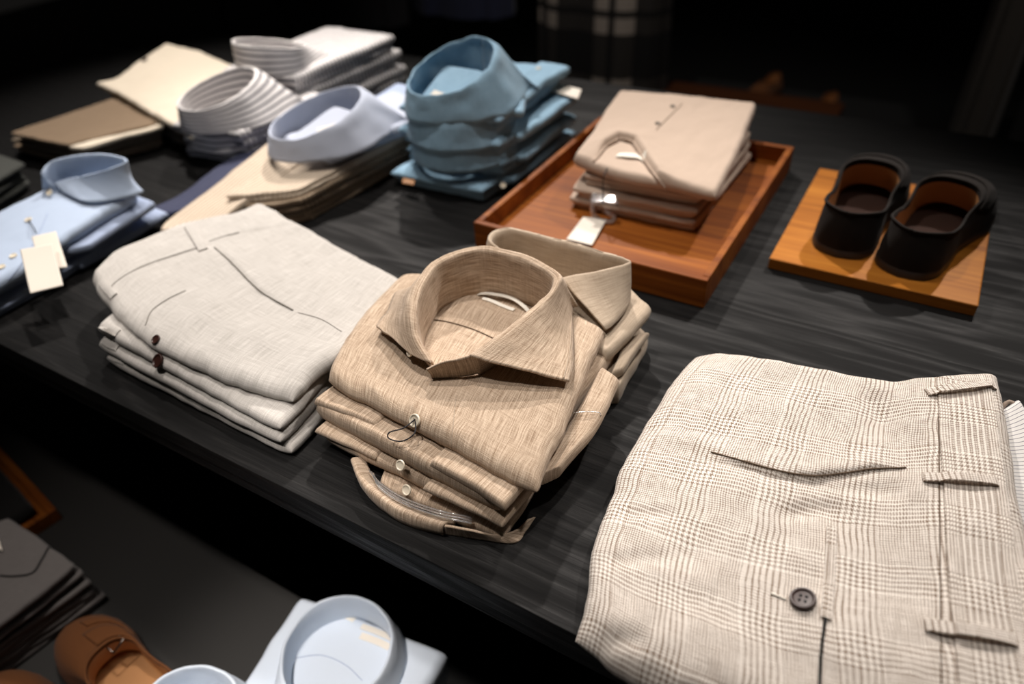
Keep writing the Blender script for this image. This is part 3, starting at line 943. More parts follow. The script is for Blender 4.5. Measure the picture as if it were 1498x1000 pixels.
# other half of the waistband lying lower, its striped lining turned up
lin = [pts((1470, 700, .02), (1510, 820, .02), (1560, 1000, .02))[0], (0.21, 0.40, .02), (0.25, 0.40, .02), (0.26, 0.52, .02)]
cloth('waistband_lining', tt, M['lining'], [[(0.10, 0.35, .020), (0.16, 0.35, .020), (0.205, 0.35, .020)], [(0.205, 0.35, .020), (0.200, 0.50, .022), (0.18, 0.625, .026), at(1483, 590, .032)],
                                           [(0.10, 0.66, .026), (0.13, 0.67, .028), at(1483, 590, .032)], [(0.10, 0.35, .022), (0.1, 0.5, .024), (0.10, 0.66, .026)]], 0.026, r=0.008, n=(60, 80), wr=0.0015, seed=55, corner=0.0)
lb = bvh(bpy.data.objects['waistband_lining'])
tube('piping', tt, M['glen'], [at(1462, 600, .036), at(1474, 588, .040), at(1484, 592, .040), at(1492, 615, .036), at(1500, 660, .034), at(1516, 740, .03)], 0.0022, n=50)

# =================================================================== SKY BLUE SHIRTS, LEFT
G4 = 'sky blue shirts in the left stack'
bs = thing('folded_shirt', 'sky blue shirt with cutaway collar and two ivory swing tags, topmost at the left edge', 'shirt', (-1.12, 0.45, 0.04), G4)
c0 = at(-60, 440, .048); c1 = at(20, 412, .048)
front = [(-1.23, 0.27, .040), (-1.13, 0.265, .042), (-1.04, 0.27, .040)]
right = [(-1.04, 0.27, .040), (-1.038, 0.36, .046), (-1.043, 0.45, .056), (-1.052, 0.575, .062)]
left = [(-1.23, 0.27, .040), (-1.225, 0.36, .046), (-1.212, 0.45, .058), (-1.20, 0.56, .064)]
back = [left[-1], (-1.13, 0.59, .066), right[-1]]
bb_ = cloth('front_panel', bs, M['blue'], [front, right, back, left], 0.020, r=0.010, n=(70, 90), wr=0.0015, seed=61, jit=0.002, swap=True)
bbv = bvh(bb_)
Fb = np.array(pts((78, 269, .084), (66, 262, .094), (62, 252, .104), (74, 238, .112), (104, 229, .119), (146, 225, .123), (176, 230, .123), (185, 237, .121), (162, 247, .114), (130, 256, .104), (100, 262, .093), (80, 268, .085)))
cen = np.array([-1.112, 0.53, 0])
Eb = [outward(p.copy(), 0.012, .076) for p in Fb[:6]]
Eb += [np.array(p) for p in pts((188, 262, .080), (196, 272, .076), (209, 281, .074), (178, 290, .075), (128, 296, .076), (92, 281, .078))]
Eb = np.array(Eb)
zb = 0.07
ba = np.array([outward(p.copy(), -0.004, zb) for p in Fb]); mi = np.array([outward(p.copy(), -0.004, zb + (p[2] - zb) * .55) for p in Fb])
up = np.array([outward(p.copy(), -0.003, p[2] - .003) for p in Fb])
o1 = Fb * .9 + Eb * .1; o2 = Fb * .5 + Eb * .5
loft('collar', bs, M['blue'], [ba, mi, up, Fb, o1, o2, Eb], thick=0.0024, n=96, sub=5, jit=0.0006, seed=16)
button(bs, M['pearl'], at(73, 282, .078), (0.2, -0.6, 0.75), 0.005)
for q in ((42, 322), (20, 375), (3, 391)):
    h, nn = hit(bbv, *q)
    button(bs, M['pearl'], h, nn, 0.0052)
h, nn = hit(bbv, 42, 323)
tube('tag_string', bs, M['cord'], [np.array(h) + [0, 0, .002], at(48, 331, .075), at(53, 341, .068)], 0.0008, n=16)
def tag_card(name, q, zs, parent):
    p = [at(x, y, z) for (x, y), z in zip(q, zs)]
    return cloth(name, parent, M['card'], quad_sides(*p), 0.0016, r=0.0007, n=(14, 18), wr=0.0003, jit=0.0, corner=0.006)
tag_card('swing_tag', [(60, 397), (99, 391), (82, 338), (46, 346)], [.054, .054, .076, .076], bs)
tag_card('swing_tag', [(44, 430), (93, 418), (77, 356), (29, 365)], [.054, .052, .080, .080], bs)
surf_tube('placket_seam', bs, M['blue_deep'], bbv, [(70, 312), (55, 345), (32, 385), (12, 410)], 0.0006)
for k, (z0, z1, lab) in enumerate([(0.019, 0.040, 'deep blue shirt second in the left edge stack, under the tagged shirt'), (0.0, 0.019, 'deep blue shirt at the bottom of the left edge stack')]):
    s = thing('folded_shirt', lab, 'shirt', (-1.12, 0.45, z0), G4)
    layered('front_panel', s, M['blue_deep'], [(-1.24, 0.28), (-1.055 + .012 * k, 0.28 + .02 * k), (-1.052, 0.575), (-1.22, 0.57)], z0, z1, k=2, seed=64 + k, jit=0.006, r=0.005, n=(40, 60), shrink=0.08, tilt=(-0.002, 0.004))
    if k == 0:
        p = [(-1.065, .40, .040), (-1.03, .46, .036), (-1.035, .585, .046), (-1.08, .585, .05)]
        cloth('sleeve', s, M['blue_deep'], quad_sides(*p), 0.012, r=0.005, n=(24, 40), seed=69)
    else:
        cloth('sleeve', s, M['blue_deep'], quad_sides((-1.07, .43, .012), (-1.045, .44, .008), (-1.035, .60, .020), (-1.08, .60, .022)), 0.012, r=0.005, n=(24, 40), seed=70)

# =================================================================== DENIM SHIRTS
G5 = 'blue denim shirts in the stack by the tray'
dl = ['washed blue denim shirt at the bottom of the stack by the tray', 'washed blue denim shirt third from the top of the stack by the tray',
      'washed blue denim shirt second from the top by the tray, ivory tag poking out', 'washed blue denim shirt topmost by the tray, collar standing wide open']
DZ = [(0.0, 0.030), (0.033, 0.062), (0.066, 0.096), (0.10, 0.134)]
for k in range(4):
    z0, z1 = DZ[k]
    s = thing('folded_shirt', dl[k], 'shirt', (-0.675, 1.0, z0), G5)
    y0 = (0.858, 0.885, 0.885, 0.890)[k]
    dx = (-0.006, 0.004, 0.0, 0.0)[k]
    xr = (-0.578, -0.574, -0.576, -0.606)[k]; yr = (1.14, 1.135, 1.138, 1.17)[k]
    b_ = layered('front_panel', s, M['denim'], [(-0.782 + dx, y0 + .012), (-0.592 + dx, y0 + (0.014 if k == 0 else .03)), (xr, yr), (-0.765 + dx, yr)], z0, z1, k=2, seed=71 + k, jit=0.004, r=0.008,
                 n=(50, 60), wr=0.0040, shrink=0.05, top_r=0.016)
    cloth('sleeve', s, M['denim'], [[(-0.63 + dx, y0 + .05, z1 - .004), (-0.572 + dx, y0 + .075, z1 - .010)], [(-0.572 + dx, y0 + .075, z1 - .010), (xr + .006, 1.04, z1 - .008), (xr + .010, yr + .008, z1 - .008)],
                                    [(-0.66, yr + .01, z1 - .004), (xr + .010, yr + .008, z1 - .008)], [(-0.63, y0 + .05, z1 - .004), (-0.65, 1.05, z1 - .002), (-0.66, yr + .01, z1 - .004)]],
          0.014, r=0.007, n=(30, 60), wr=0.003, ws=0.05, seed=75 + k, jit=0.003)
    if k in (1, 2):
        collar(s, M['denim'], (-0.688 + dx, 0.950), z1 - 0.012, -0.1, a=0.077, b=0.082, hb=0.046, hf=0.03, lw=0.010, ze=0.002, point=(0.06, 0.02, 0.004), jit=0.0025, seed=80 + k, flare=0.022)
    if k == 3:
        bq = bvh(b_)
        collar(s, M['denim'], (-0.694, 0.952), z1 - 0.006, -0.12, a=0.067, b=0.080, hb=0.042, hf=0.086, lw=0.011, ze=0.0, point=(0.088, 0.035, 0.004), jit=0.003, seed=85, flare=0.038, start=1.9)
        yk = cloth('yoke', s, M['denim'], quad_sides((-0.738, 0.890, z1), (-0.655, 0.888, z1), (-0.650, 0.985, z1 + .040), (-0.735, 0.988, z1 + .040)), 0.008, r=0.004, n=(24, 24), seed=88, corner=0.12)
        bq = bvh(yk)
        neck_label(s, bq, (-0.700, 0.952), -0.1, 0.030, 0.036, 0.014, 'card')
        button(s, M['pearl'], (-0.640, 1.135, z1 + 0.002), (0, 0, 1), 0.005)
    if k == 2:
        tag_card('swing_tag', [(800, 131), (846, 145), (851, 131), (806, 120)], [.104, .100, .100, .104], s)
    if k == 0:
        cloth('leather_tab', s, M['leather'], quad_sides(*pts((588, 268, .022), (606, 271, .022), (607, 263, .024), (589, 260, .024))), 0.002, r=0.001, n=(8, 6), wr=0, jit=0)
        button(s, M['pearl'], (-0.583, 0.905, 0.026), (0.5, -0.6, 0.6), 0.005)

# =================================================================== WHITE STRIPED SHIRTS, BACK LEFT
G6 = 'grey striped white shirts at the back left'
def striped(label, cx, cy, z0, z1, w=0.18, l=0.26, col=None, seed=90, dark=False):
    s = thing('folded_shirt', label, 'shirt', (cx, cy, z0), G6)
    b_ = layered('front_panel', s, M['stripe'], [(cx - w / 2, cy - .07), (cx + w / 2, cy - .05), (cx + w / 2 + .02, cy + l), (cx - w / 2, cy + l)], z0, z1, k=2, seed=seed, jit=0.006, r=0.007, n=(36, 44), shrink=0.05, wr=0.002)
    if col:
        collar(s, M['stripe'], (cx + col[0], cy + col[1]), z1 - 0.008, col[2], **col[3])
    return s


striped('white shirt with grey stripes, round closed collar, topmost of the rearmost striped stack', -1.205, 1.04, 0.073, 0.107, col=(0, 0, -0.1, dict(a=0.080, b=0.066, hb=0.064, hf=0.034, lw=0.006, ze=0.004, point=(0.06, 0.04, 0.004), seed=91)), seed=92)
striped('grey striped white shirt in the middle of the rearmost striped stack', -1.20, 1.05, 0.037, 0.072, seed=94)
striped('grey striped white shirt at the bottom of the rearmost striped stack', -1.195, 1.06, 0.0, 0.036, seed=97)
striped('white shirt with grey stripes and tilted open collar, in front of the rearmost striped stack', -1.16, 0.862, 0.038, 0.070, w=0.17, l=0.17,
        col=(-0.010, 0.0, -0.2, dict(a=0.068, b=0.078, hb=0.046, hf=0.076, lw=0.008, ze=0.002, point=(0.085, 0.06, 0.0), seed=95, start=1.8, flare=0.034)), seed=96)
striped('grey striped shirt under the tilted collar, its own collar crushed below', -1.165, 0.868, 0.0, 0.036, w=0.17, l=0.17, col=(0.0, 0.0, -0.1, dict(a=0.078, b=0.076, hb=0.040, hf=0.03, lw=0.008, ze=0.0, seed=98)), seed=99)

# =================================================================== WHITE-BLUE SHIRT ON STRIPED LINEN TROUSERS
G7 = 'brown striped linen trousers under the pale shirt'
for k in range(4):
    z0 = 0.0145 * k; z1 = z0 + 0.0135
    s = thing('folded_trousers', ['brown striped linen trousers at the bottom of the pile under the pale shirt', 'brown striped linen trousers second from the table under the pale shirt',
                                  'brown striped linen trousers third from the table under the pale shirt', 'beige ribbed trousers topmost of the pile, running out from under the pale shirt'][k], 'trousers', (-0.9, 0.8, z0), G7)
    c4 = [(-0.93, 0.60 + .01 * k), (-0.838, 0.70), (-0.80, 1.03), (-0.96, 1.02)]
    layered('folded_legs', s, M['rib_brown'] if k < 3 else M['rib'], c4, z0, z1, k=2, seed=101 + k, jit=0.006, r=0.004, n=(40, 60), shrink=0.05, wr=0.0018)
    if k == 3:
        tail = [[at(232, 342, .03), (-0.95, 0.555, .03), (-0.905, 0.60, .036)], [(-0.905, 0.60, .036), (-0.90, 0.70, .050), (-0.90, 0.86, .062)],
                [at(392, 212, .062), (-0.96, 0.86, .064), (-0.90, 0.86, .062)], [at(232, 342, .03), at(250, 322, .032), at(320, 270, .048), at(392, 212, .062)]]
        cloth('draped_leg', s, M['rib'], tail, 0.012, r=0.006, n=(40, 70), seed=109, wr=0.002)
nv = thing('folded_sweater', 'navy blue sweater showing between the beige trousers and the striped shirts', 'sweater', (-1.05, 0.75, 0))
cloth('body', nv, M['navy'], [pts((214, 312, .006), (250, 318, .012), (300, 300, .015)), [at(300, 300, .015), (-0.99, 0.72, .018), (-0.985, 0.86, .022), (-0.99, 1.0, .03)],
                              [(-1.08, 1.03, .03), (-1.03, 1.02, .03), (-0.99, 1.0, .03)], [at(214, 312, .006), at(270, 285, .012), at(330, 240, .018), (-1.08, 0.93, .03), (-1.08, 1.03, .03)]], 0.016, r=0.008, n=(40, 60), seed=111, wr=0.002)
ps = thing('folded_shirt', 'white blue shirt with large open collar lying on the brown striped trousers', 'shirt', (-0.9, 0.9, 0.06))
b_ = layered('front_panel', ps, M['ice_blue'], [(-0.965, 0.80), (-0.845, 0.79), (-0.775, 1.02), (-0.93, 1.07)], 0.060, 0.084, k=1, seed=113, jit=0.003, r=0.010, n=(50, 60), wr=0.002, top_r=0.010)
bq = bvh(b_)
collar(ps, M['ice_blue'], (-0.905, 0.842), 0.074, -0.25, a=0.066, b=0.088, hb=0.034, hf=0.066, lw=0.010, ze=0.0, point=(0.08, 0.05, 0.004), jit=0.002, seed=115, start=1.9, flare=0.032)
yk = cloth('yoke', ps, M['ice_blue'], quad_sides((-0.945, 0.785, .082), (-0.865, 0.775, .082), (-0.835, 0.880, .112), (-0.915, 0.895, .112)), 0.008, r=0.004, n=(24, 24), seed=119, corner=0.12)
neck_label(ps, bvh(yk), (-0.885, 0.845), 0.6, 0.008, 0.04, 0.010, 'card')
cloth('shirt_tail', ps, M['blue_deep'], quad_sides((-0.93, 0.98, .080), (-0.80, 0.97, .078), (-0.78, 1.10, .074), (-0.95, 1.11, .076)), 0.01, r=0.004, n=(20, 20), seed=117)

# =================================================================== BROWN AND CREAM TROUSERS, FAR LEFT
G8 = 'brown herringbone trousers at the far left'
for k in range(3):
    z0 = 0.018 * k; z1 = z0 + 0.0175
    s = thing('folded_trousers', ['brown trousers at the bottom of the far left pile', 'dark brown trousers in the middle of the far left pile', 'brown herringbone trousers on top of the far left pile, cream edge showing'][k],
              'trousers', (-1.45, 0.76, z0), G8)
    c4 = [(-1.60 + .02 * k, 0.655), (-1.385, 0.665), (-1.315, 0.815), (-1.52, 0.90)]
    layered('folded_legs', s, M['brown'] if k != 1 else M['khaki'], c4, z0, z1, k=3, seed=121 + k, jit=0.006, r=0.004, n=(40, 40), shrink=0.05, wr=0.0015)
    if k == 2:
        cloth('pocket_lining', s, M['cream'], [[(-1.385, 0.662, .047), (-1.34, 0.675, .047)], [(-1.355, 0.67, .046), (-1.33, .74, .046), (-1.298, 0.81, .046)], [(-1.34, 0.83, .047), (-1.298, 0.81, .046)], [(-1.385, 0.662, .047), (-1.36, .74, .047), (-1.34, 0.83, .047)]],
              0.007, r=0.003, n=(16, 40), seed=126, jit=0.004)
ct = thing('folded_trousers', 'cream cotton trousers on top of the khaki pile at the back left', 'trousers', (-1.47, 0.98, 0.055))
cb = cloth('folded_legs', ct, M['cream'], [pts((137, 124, .066), (175, 140, .066), (225, 172, .060), (272, 196, .05)), pts((272, 196, .05), (300, 165, .062), (330, 130, .068), (357, 105, .066)),
                                     pts((245, 67, .068), (290, 78, .068), (325, 92, .068), (357, 105, .066)), pts((137, 124, .066), (170, 118, .068), (205, 92, .070), (245, 67, .068))],
           0.014, r=0.008, n=(70, 70), wr=0.004, ws=0.08, seed=131, jit=0.003)
button(ct, M['horn'], at(212, 88, .078), (-0.3, -0.2, 0.9), 0.008)
cloth('belt_loop', ct, M['cream'], quad_sides(*pts((268, 197, .052), (282, 205, .048), (290, 190, .048), (278, 180, .054))), 0.008, r=0.003, n=(12, 16), seed=133)
for k in range(3):
    s = thing('folded_trousers', ['dark khaki trousers at the bottom of the back left pile', 'dark khaki trousers second from the bottom of the back left pile', 'dark khaki trousers directly under the cream trousers'][k], 'trousers', (-1.47, 0.98, .018 * k), 'dark khaki trousers under the cream trousers')
    layered('folded_legs', s, M['khaki'], [(-1.60, 0.895), (-1.285 + .01 * k, 0.825), (-1.36, 1.05), (-1.66, 1.10)], 0.0185 * k, 0.0185 * k + .018, k=2, seed=135 + k, jit=0.005, r=0.004, n=(36, 36), shrink=0.04)
for k in range(3):
    s = thing('folded_trousers', ['grey green trousers at the bottom of the pile at the left edge', 'grey green trousers in the middle of the pile at the left edge', 'grey green trousers on top of the dim pile at the left edge'][k], 'trousers', (-1.5, 0.52, .016 * k), 'grey green trousers at the left edge')
    layered('folded_legs', s, M['grey_green'], [(-1.62, 0.40), (-1.36, 0.47), (-1.40, 0.58), (-1.66, 0.60)], 0.0165 * k, 0.0165 * k + .016, k=2, seed=141 + k, jit=0.006, r=0.005, n=(36, 30), shrink=0.05)

# =================================================================== TRAY WITH POLO SHIRTS
ty = thing('serving_tray', 'glossy walnut tray with raised rim holding the rose beige polo shirts', 'tray', (-0.53, 0.975, 0))
TX0, TX1, TY0, TY1, TH = -0.544, -0.193, 0.757, 1.196, 0.043
box('base', M['walnut'], TX0 + .004, TX1 - .004, TY0 + .004, TY1 - .004, 0.0, 0.016, ty, bevel=0.001)
W_ = 0.010
for (a, b_, c, d) in ((TX0, TX1, TY0, TY0 + W_), (TX0, TX1, TY1 - W_, TY1), (TX0, TX0 + W_, TY0 + W_, TY1 - W_), (TX1 - W_, TX1, TY0 + W_, TY1 - W_)):
    box('rim', M['walnut'], a, b_, c, d, 0.0, TH, ty, bevel=0.0018)
G9 = 'rose beige polo shirts on the tray'
for k in range(4):
    z0 = 0.0165 + 0.018 * k; z1 = z0 + 0.0175
    s = thing('folded_polo_shirt', ['rose beige polo shirt at the bottom of the pile on the walnut tray', 'rose beige polo shirt with clear clip and white tag, second from bottom on walnut tray',
                                    'rose beige polo shirt under the top one on the walnut tray', 'rose beige polo shirt topmost on the walnut tray, neck opening and label showing'][k], 'polo shirt', (-0.37, 1.06, z0), G9)
    if k < 3:
        dy = (0.0, 0.0, 0.012)[k]
        layered('front_panel', s, M['polo'], [(-0.462 + .008 * k, 0.897 + dy), (-0.258, 0.903 + dy), (-0.252 - .003 * k, 1.172), (-0.485, 1.172)], z0, z1, k=2, seed=151 + k, jit=0.003, r=0.006, n=(50, 50), shrink=0.03, wr=0.0016)
        if k == 1:
            tube('clip', s, M['plastic'], [at(870, 286, .05), at(866, 300, .036), at(870, 316, .023), at(890, 325, .0195), at(899, 319, .022), at(884, 308, .030)], 0.0035, n=50, seg=8)
            cloth('clip_plate', s, M['plastic'], quad_sides(*pts((862, 296, .048), (905, 300, .048), (902, 286, .056), (866, 282, .056))), 0.003, r=0.001, n=(10, 8), wr=0, jit=0)
            tag_card('swing_tag', [(828, 350), (866, 359), (888, 320), (853, 317)], [.020, .020, .021, .021], s)
    else:
        nk = [(-0.452, 0.915), (-0.415, 0.928), (-0.385, 0.955), (-0.378, 0.985), (-0.362, 0.955), (-0.335, 0.92), (-0.318, 0.895)]
        front = pts((838, 236, .080), (880, 252, .083), (930, 266, .084), (985, 274, .084), (1046, 290, .080))
        right = pts((1046, 290, .080), (1070, 245, .082), (1092, 195, .084), (1107, 157, .084))
        left = pts((838, 236, .080), (865, 200, .083), (888, 162, .084), (906, 138, .084))
        back = [left[-1], at(1000, 146, .084), right[-1]]
        ntop = [at(*p, .094)[:2] for p in ((868, 236), (885, 214), (905, 203), (928, 208), (948, 240), (975, 278))]
        pb = cloth('front_panel', s, M['polo'], [front, right, back, left], 0.020, r=(0.010, 0.008, 0.006, 0.008), n=(150, 140), wr=0.0016, seed=155, jit=0.0015, corner=0.01,
                   feats=[dict(line=ntop, h=0.016, w=0.022, soft=0.0010, dip=0.006)])
        bp = bvh(pb)
        surf_tube('neck_edge', s, M['polo'], bp, [(868, 237), (885, 215), (905, 204), (926, 208), (946, 238), (976, 279)], 0.0016, n=60)
        drape_strip('neck_label', s, M['white_label'], bp, pts((902, 233, .088), (920, 236, .088), (944, 238, .088)), 0.014, 0.001, n=16, m=5, arch=0.003)
        surf_tube('placket_seam', s, M['thread'], bp, [(960, 190), (980, 170), (998, 152)], 0.0007)
        for q in ((962, 181), (984, 156)):
            h, nn = hit(bp, *q)
            button(s, M['grey_thread'], h, nn, 0.0045)
        cloth('neck_facing', s, M['polo'], [pts((846, 243, .074), (900, 268, .072), (975, 283, .070)), [at(975, 283, .07), (-0.315, 0.93, .085)], pts((855, 240, .086), (905, 250, .086), (960, 262, .086)), [at(846, 243, .074), at(855, 240, .086)]], 0.006, r=0.002, n=(30, 12), seed=158) if False else None
        tube('tag_cord', s, M['cord'], [at(893, 236, .092), at(884, 256, .088), at(882, 272, .070), at(882, 300, .047)], 0.0009, n=30)

# =================================================================== LOAFERS ON THE BOARD
BZ = 0.0165
bo = thing('display_board', 'glossy oak display board under the dark suede loafers', 'board', (-0.02, 1.05, 0))
q = [np.array(at(*p, BZ)) for p in ((1122, 376), (1432, 448), (1455, 290), (1203, 245))]
box('board', M['oak_board'], (q[0][0] + q[3][0]) / 2, (q[1][0] + q[2][0]) / 2, (q[0][1] + q[1][1]) / 2, (q[2][1] + q[3][1]) / 2, 0.0, BZ, bo, bevel=0.0016)

OUT = [(0, 0.0, 0.0), (.012, .17, .17), (.04, .29, .29), (.10, .38, .38), (.22, .40, .39), (.38, .375, .36), (.52, .43, .44), (.66, .52, .50), (.78, .50, .46), (.88, .42, .37), (.95, .29, .26), (.985, .16, .15), (1, 0.0, 0.0)]


def shoe(root, heel, ang, L, W, up_m, lin_m, sole_m, mirror=1, top=(0.02, 0.56), th=(0.066, 0.050, 0.066), topw=0.62, ins_m=None, s_n=64):
    heel = np.array(heel)
    ca, sa = math.cos(ang), math.sin(ang)
    def W3(p):
        p = np.asarray(p, float)
        x = p[..., 0] * mirror; y = p[..., 1]
        return np.stack([heel[0] + ca * x - sa * y, heel[1] + sa * x + ca * y, heel[2] + p[..., 2]], -1)
    O = np.array(OUT)
    ss = np.linspace(0, 2 * math.pi, s_n, endpoint=False)
    side = np.where(ss <= math.pi, 1, -1)
    y01 = (1 - np.cos(ss)) / 2
    hw = np.where(side > 0, np.interp(y01, O[:, 0], O[:, 1]), np.interp(y01, O[:, 0], O[:, 2])) * W
    # rounder ends
    rnd = np.sqrt(np.maximum(0, np.sin(ss) ** 2))
    base = np.stack([side * hw, y01 * L, np.zeros_like(ss)], 1)
    ty = top[0] * L + (top[1] - top[0]) * L * y01
    tw = topw * np.interp(ty / L, O[:, 0], O[:, 1]) * W * np.minimum(1, (np.abs(np.sin(ss)) * 1.25)) ** 0.8
    tz = np.interp(y01, [0, .12, .5, .85, 1], [th[0], th[0] * .97, th[1], th[2] * .95, th[2]])
    T = np.stack([side * tw, ty, tz], 1)
    zs = 0.011
    P0 = base.copy(); P0[:, :2] = base[:, :2] * [0.97, 1] ; P0[:, 2] = zs
    P0[:, 1] = L * .5 + (P0[:, 1] - L * .5) * 0.985
    P1 = P0.copy(); P1[:, 2] += np.interp(y01, [0, .3, .7, 1], [0.026, 0.024, 0.026, 0.022])
    P1[:, :2] += (base[:, :2] - T[:, :2]) * 0.06
    P2 = T + (P0 - T) * np.array([0.35, 0.45, 0])
    P2[:, 2] = T[:, 2] - np.interp(y01, [0, .2, .6, .85, 1], [0.014, 0.014, 0.012, 0.003, 0.001])
    mrow = 14
    def surf(t):
        return (1 - t) ** 3 * P0 + 3 * (1 - t) ** 2 * t * P1 + 3 * (1 - t) * t * t * P2 + t ** 3 * T
    rows = np.array([surf(t) for t in np.linspace(0, 1, mrow)])
    def closed(rows, flip=False):
        m, n = rows.shape[:2]; F = []
        for j in range(m - 1):
            for i in range(n):
                qd = [j * n + i, j * n + (i + 1) % n, (j + 1) * n + (i + 1) % n, (j + 1) * n + i]
                F.append(qd[::-1] if flip else qd)
        return F
    s_ = ss * 0.05
    uv = np.array([[(a, b * .01) for a in s_] for b in range(mrow)]).reshape(-1, 2)
    inner = rows[-1] - (T - [0, T[:, 1].mean(), 0]) * np.array([0.05, 0, 0])
    rows2 = np.concatenate([rows, inner[None] + [0, 0, .0005], (inner + [0, 0, -.006])[None]])
    uv2 = np.array([[(a, b * .01) for a in s_] for b in range(mrow + 2)]).reshape(-1, 2)
    upper = obj('upper', W3(rows2.reshape(-1, 3)), closed(rows2, mirror < 0), up_m, root, uv2)
    # lining and insole
    mid = inner.copy(); mid[:, 0] *= 1.0; mid[:, 1] = mid[:, 1].mean() + (mid[:, 1] - mid[:, 1].mean()) * 1.05; mid[:, 2] = 0.034
    low = base.copy(); low[:, 0] *= .72; low[:, 1] = L * .04 + (low[:, 1]) * .80; low[:, 2] = 0.018
    mid2 = (mid + low) / 2; mid2[:, 2] = .02
    ctr = low.copy(); ctr[:, 0] *= 0.0; 
    lr = np.array([inner + [0, 0, -.002], mid, mid2])
    obj('lining', W3(lr.reshape(-1, 3)), closed(lr, mirror < 0), lin_m, root)
    lr = np.array([mid2, low, ctr])
    obj('insole', W3(lr.reshape(-1, 3)), closed(lr, mirror < 0), ins_m or lin_m, root, smooth=False)
    # sole with a small heel
    sr = []
    for k, z in ((0.95, 0.0), (0.98, 0.001), (0.98, 0.010), (0.95, 0.0125)):
        r = base.copy(); r[:, 0] *= k * 1.02; r[:, 1] = L / 2 + (r[:, 1] - L / 2) * (1 + (k - 1) * .4); r[:, 2] = z
        sr.append(r)
    sr = np.array([sr[0] * [0.02, 1, 1]] + sr + [sr[3] * [0.02, 1, 1]])
    obj('sole', W3(sr.reshape(-1, 3)), closed(sr, mirror < 0), sole_m, root, sharp=45)
    # edge binding round the opening
    tube('topline_binding', root, up_m, W3(np.vstack([T, T[:1]]) + [0, 0, .0008]), 0.0018, raw=True, seg=8)
    def patch(name, s0, s1, t0, t1, off, mat, n=30, m=6):
        sel = np.linspace(s0, s1, n)
        G_ = []
        for t in np.linspace(t0, t1, m):
            r = surf(t); r = np.vstack([r, r[:1]])
            f = sel / (2 * math.pi) * s_n
            G_.append(np.stack([np.interp(f, np.arange(s_n + 1), r[:, d]) for d in range(3)], 1))
        G_ = np.array(G_); c0 = np.array([0, L * .5, 0.0])
        d = G_ - c0; d /= np.linalg.norm(d, axis=2)[..., None]
        G_ = G_ + d * off
        uvp = np.stack(np.meshgrid(np.linspace(0, .1, n), np.linspace(0, .02, m)), -1).reshape(-1, 2)
        o = obj(name, W3(G_.reshape(-1, 3)), gridfaces(n, m, flip=mirror < 0), mat, root, uvp)
        md = o.modifiers.new('thickness', 'SOLIDIFY'); md.thickness = 0.0022; md.offset = 0
        return o
    def line(name, s0, s1, tf, off, r, mat, n=40):
        sel = np.linspace(s0, s1, n); L_ = []
        for a, u in zip(sel, np.linspace(0, 1, n)):
            rr = surf(tf(u)); rr = np.vstack([rr, rr[:1]])
            f = a / (2 * math.pi) * s_n
            L_.append([np.interp(f, np.arange(s_n + 1), rr[:, d]) for d in range(3)])
        L_ = np.array(L_) + [0, 0, off]
        return tube(name, root, mat, W3(L_), r, raw=True)
    return patch, line, W3, surf


lo = []
for (hx, hy, an, mir, lab) in ((-0.068, 0.922, -0.06, -1, 'dark brown suede loafer, left of the pair on the oak board'), (0.010, 0.908, -0.22, 1, 'dark brown suede loafer, right of the pair on the oak board')):
    r = thing('loafer', lab, 'shoe', (hx, hy, BZ), 'suede loafers on the oak board')
    patch, line, W3, surf = shoe(r, (hx, hy, BZ), an, 0.275, 0.106, M['suede_dark'], M['leather'], M['sole'], mir, top=(0.03, 0.60), th=(0.064, 0.052, 0.072), topw=0.90, ins_m=M['insole'])
    patch('strap', math.pi * .60, math.pi * 1.40, 0.50, 0.84, 0.0010, M['suede_dark'])
    line('apron_seam', math.pi * .62, math.pi * 1.38, lambda u: 0.50, 0.001, 0.0015, M['suede_dark'])

# =================================================================== BACKGROUND RAIL
def hanging(name, label, cat, mat, x, y, w, d, z0, z1, seed, parent_group=None, uvs=1.0, rot=0.0):
    t = thing(name, label, cat, (x, y, z1), parent_group)
    n, m = 72, 26
    V, UV = [], []
    for j in range(m):
        k = j / (m - 1)
        for i in range(n):
            th = 2 * math.pi * i / n
            ww = w / 2 * (0.78 + 0.22 * min(1, k * 3) + 0.06 * k); dd = d / 2 * (0.55 + 0.6 * k)
            fold = 1 + (0.10 * math.sin(9 * th + seed) + 0.05 * math.sin(17 * th + 2 * seed)) * k
            px = ww * math.copysign(abs(math.cos(th)) ** 0.7, math.cos(th)) * (1 + (fold - 1) * .2); py = dd * math.sin(th) * fold
            V.append((x + px * math.cos(rot) - py * math.sin(rot), y + px * math.sin(rot) + py * math.cos(rot), z1 + (z0 - z1) * k))
            UV.append((px * uvs, -(z1 - z0) * k * uvs))
    F = []
    for j in range(m - 1):
        for i in range(n):
            F.append([j * n + i, (j + 1) * n + i, (j + 1) * n + (i + 1) % n, j * n + (i + 1) % n])
    F.append(list(range(n))); F.append([(m - 1) * n + i for i in range(n)][::-1])
    obj('cloth_body', V, F, mat, t, UV, sharp=60)
    tube('hanger_hook', t, M['steel'], [(x, y, z1 - .01), (x, y, z1 + .05), (x + .02, y, z1 + .075), (x, y, z1 + .095), (x - .015, y, z1 + .08)], 0.003, n=24)
    return t


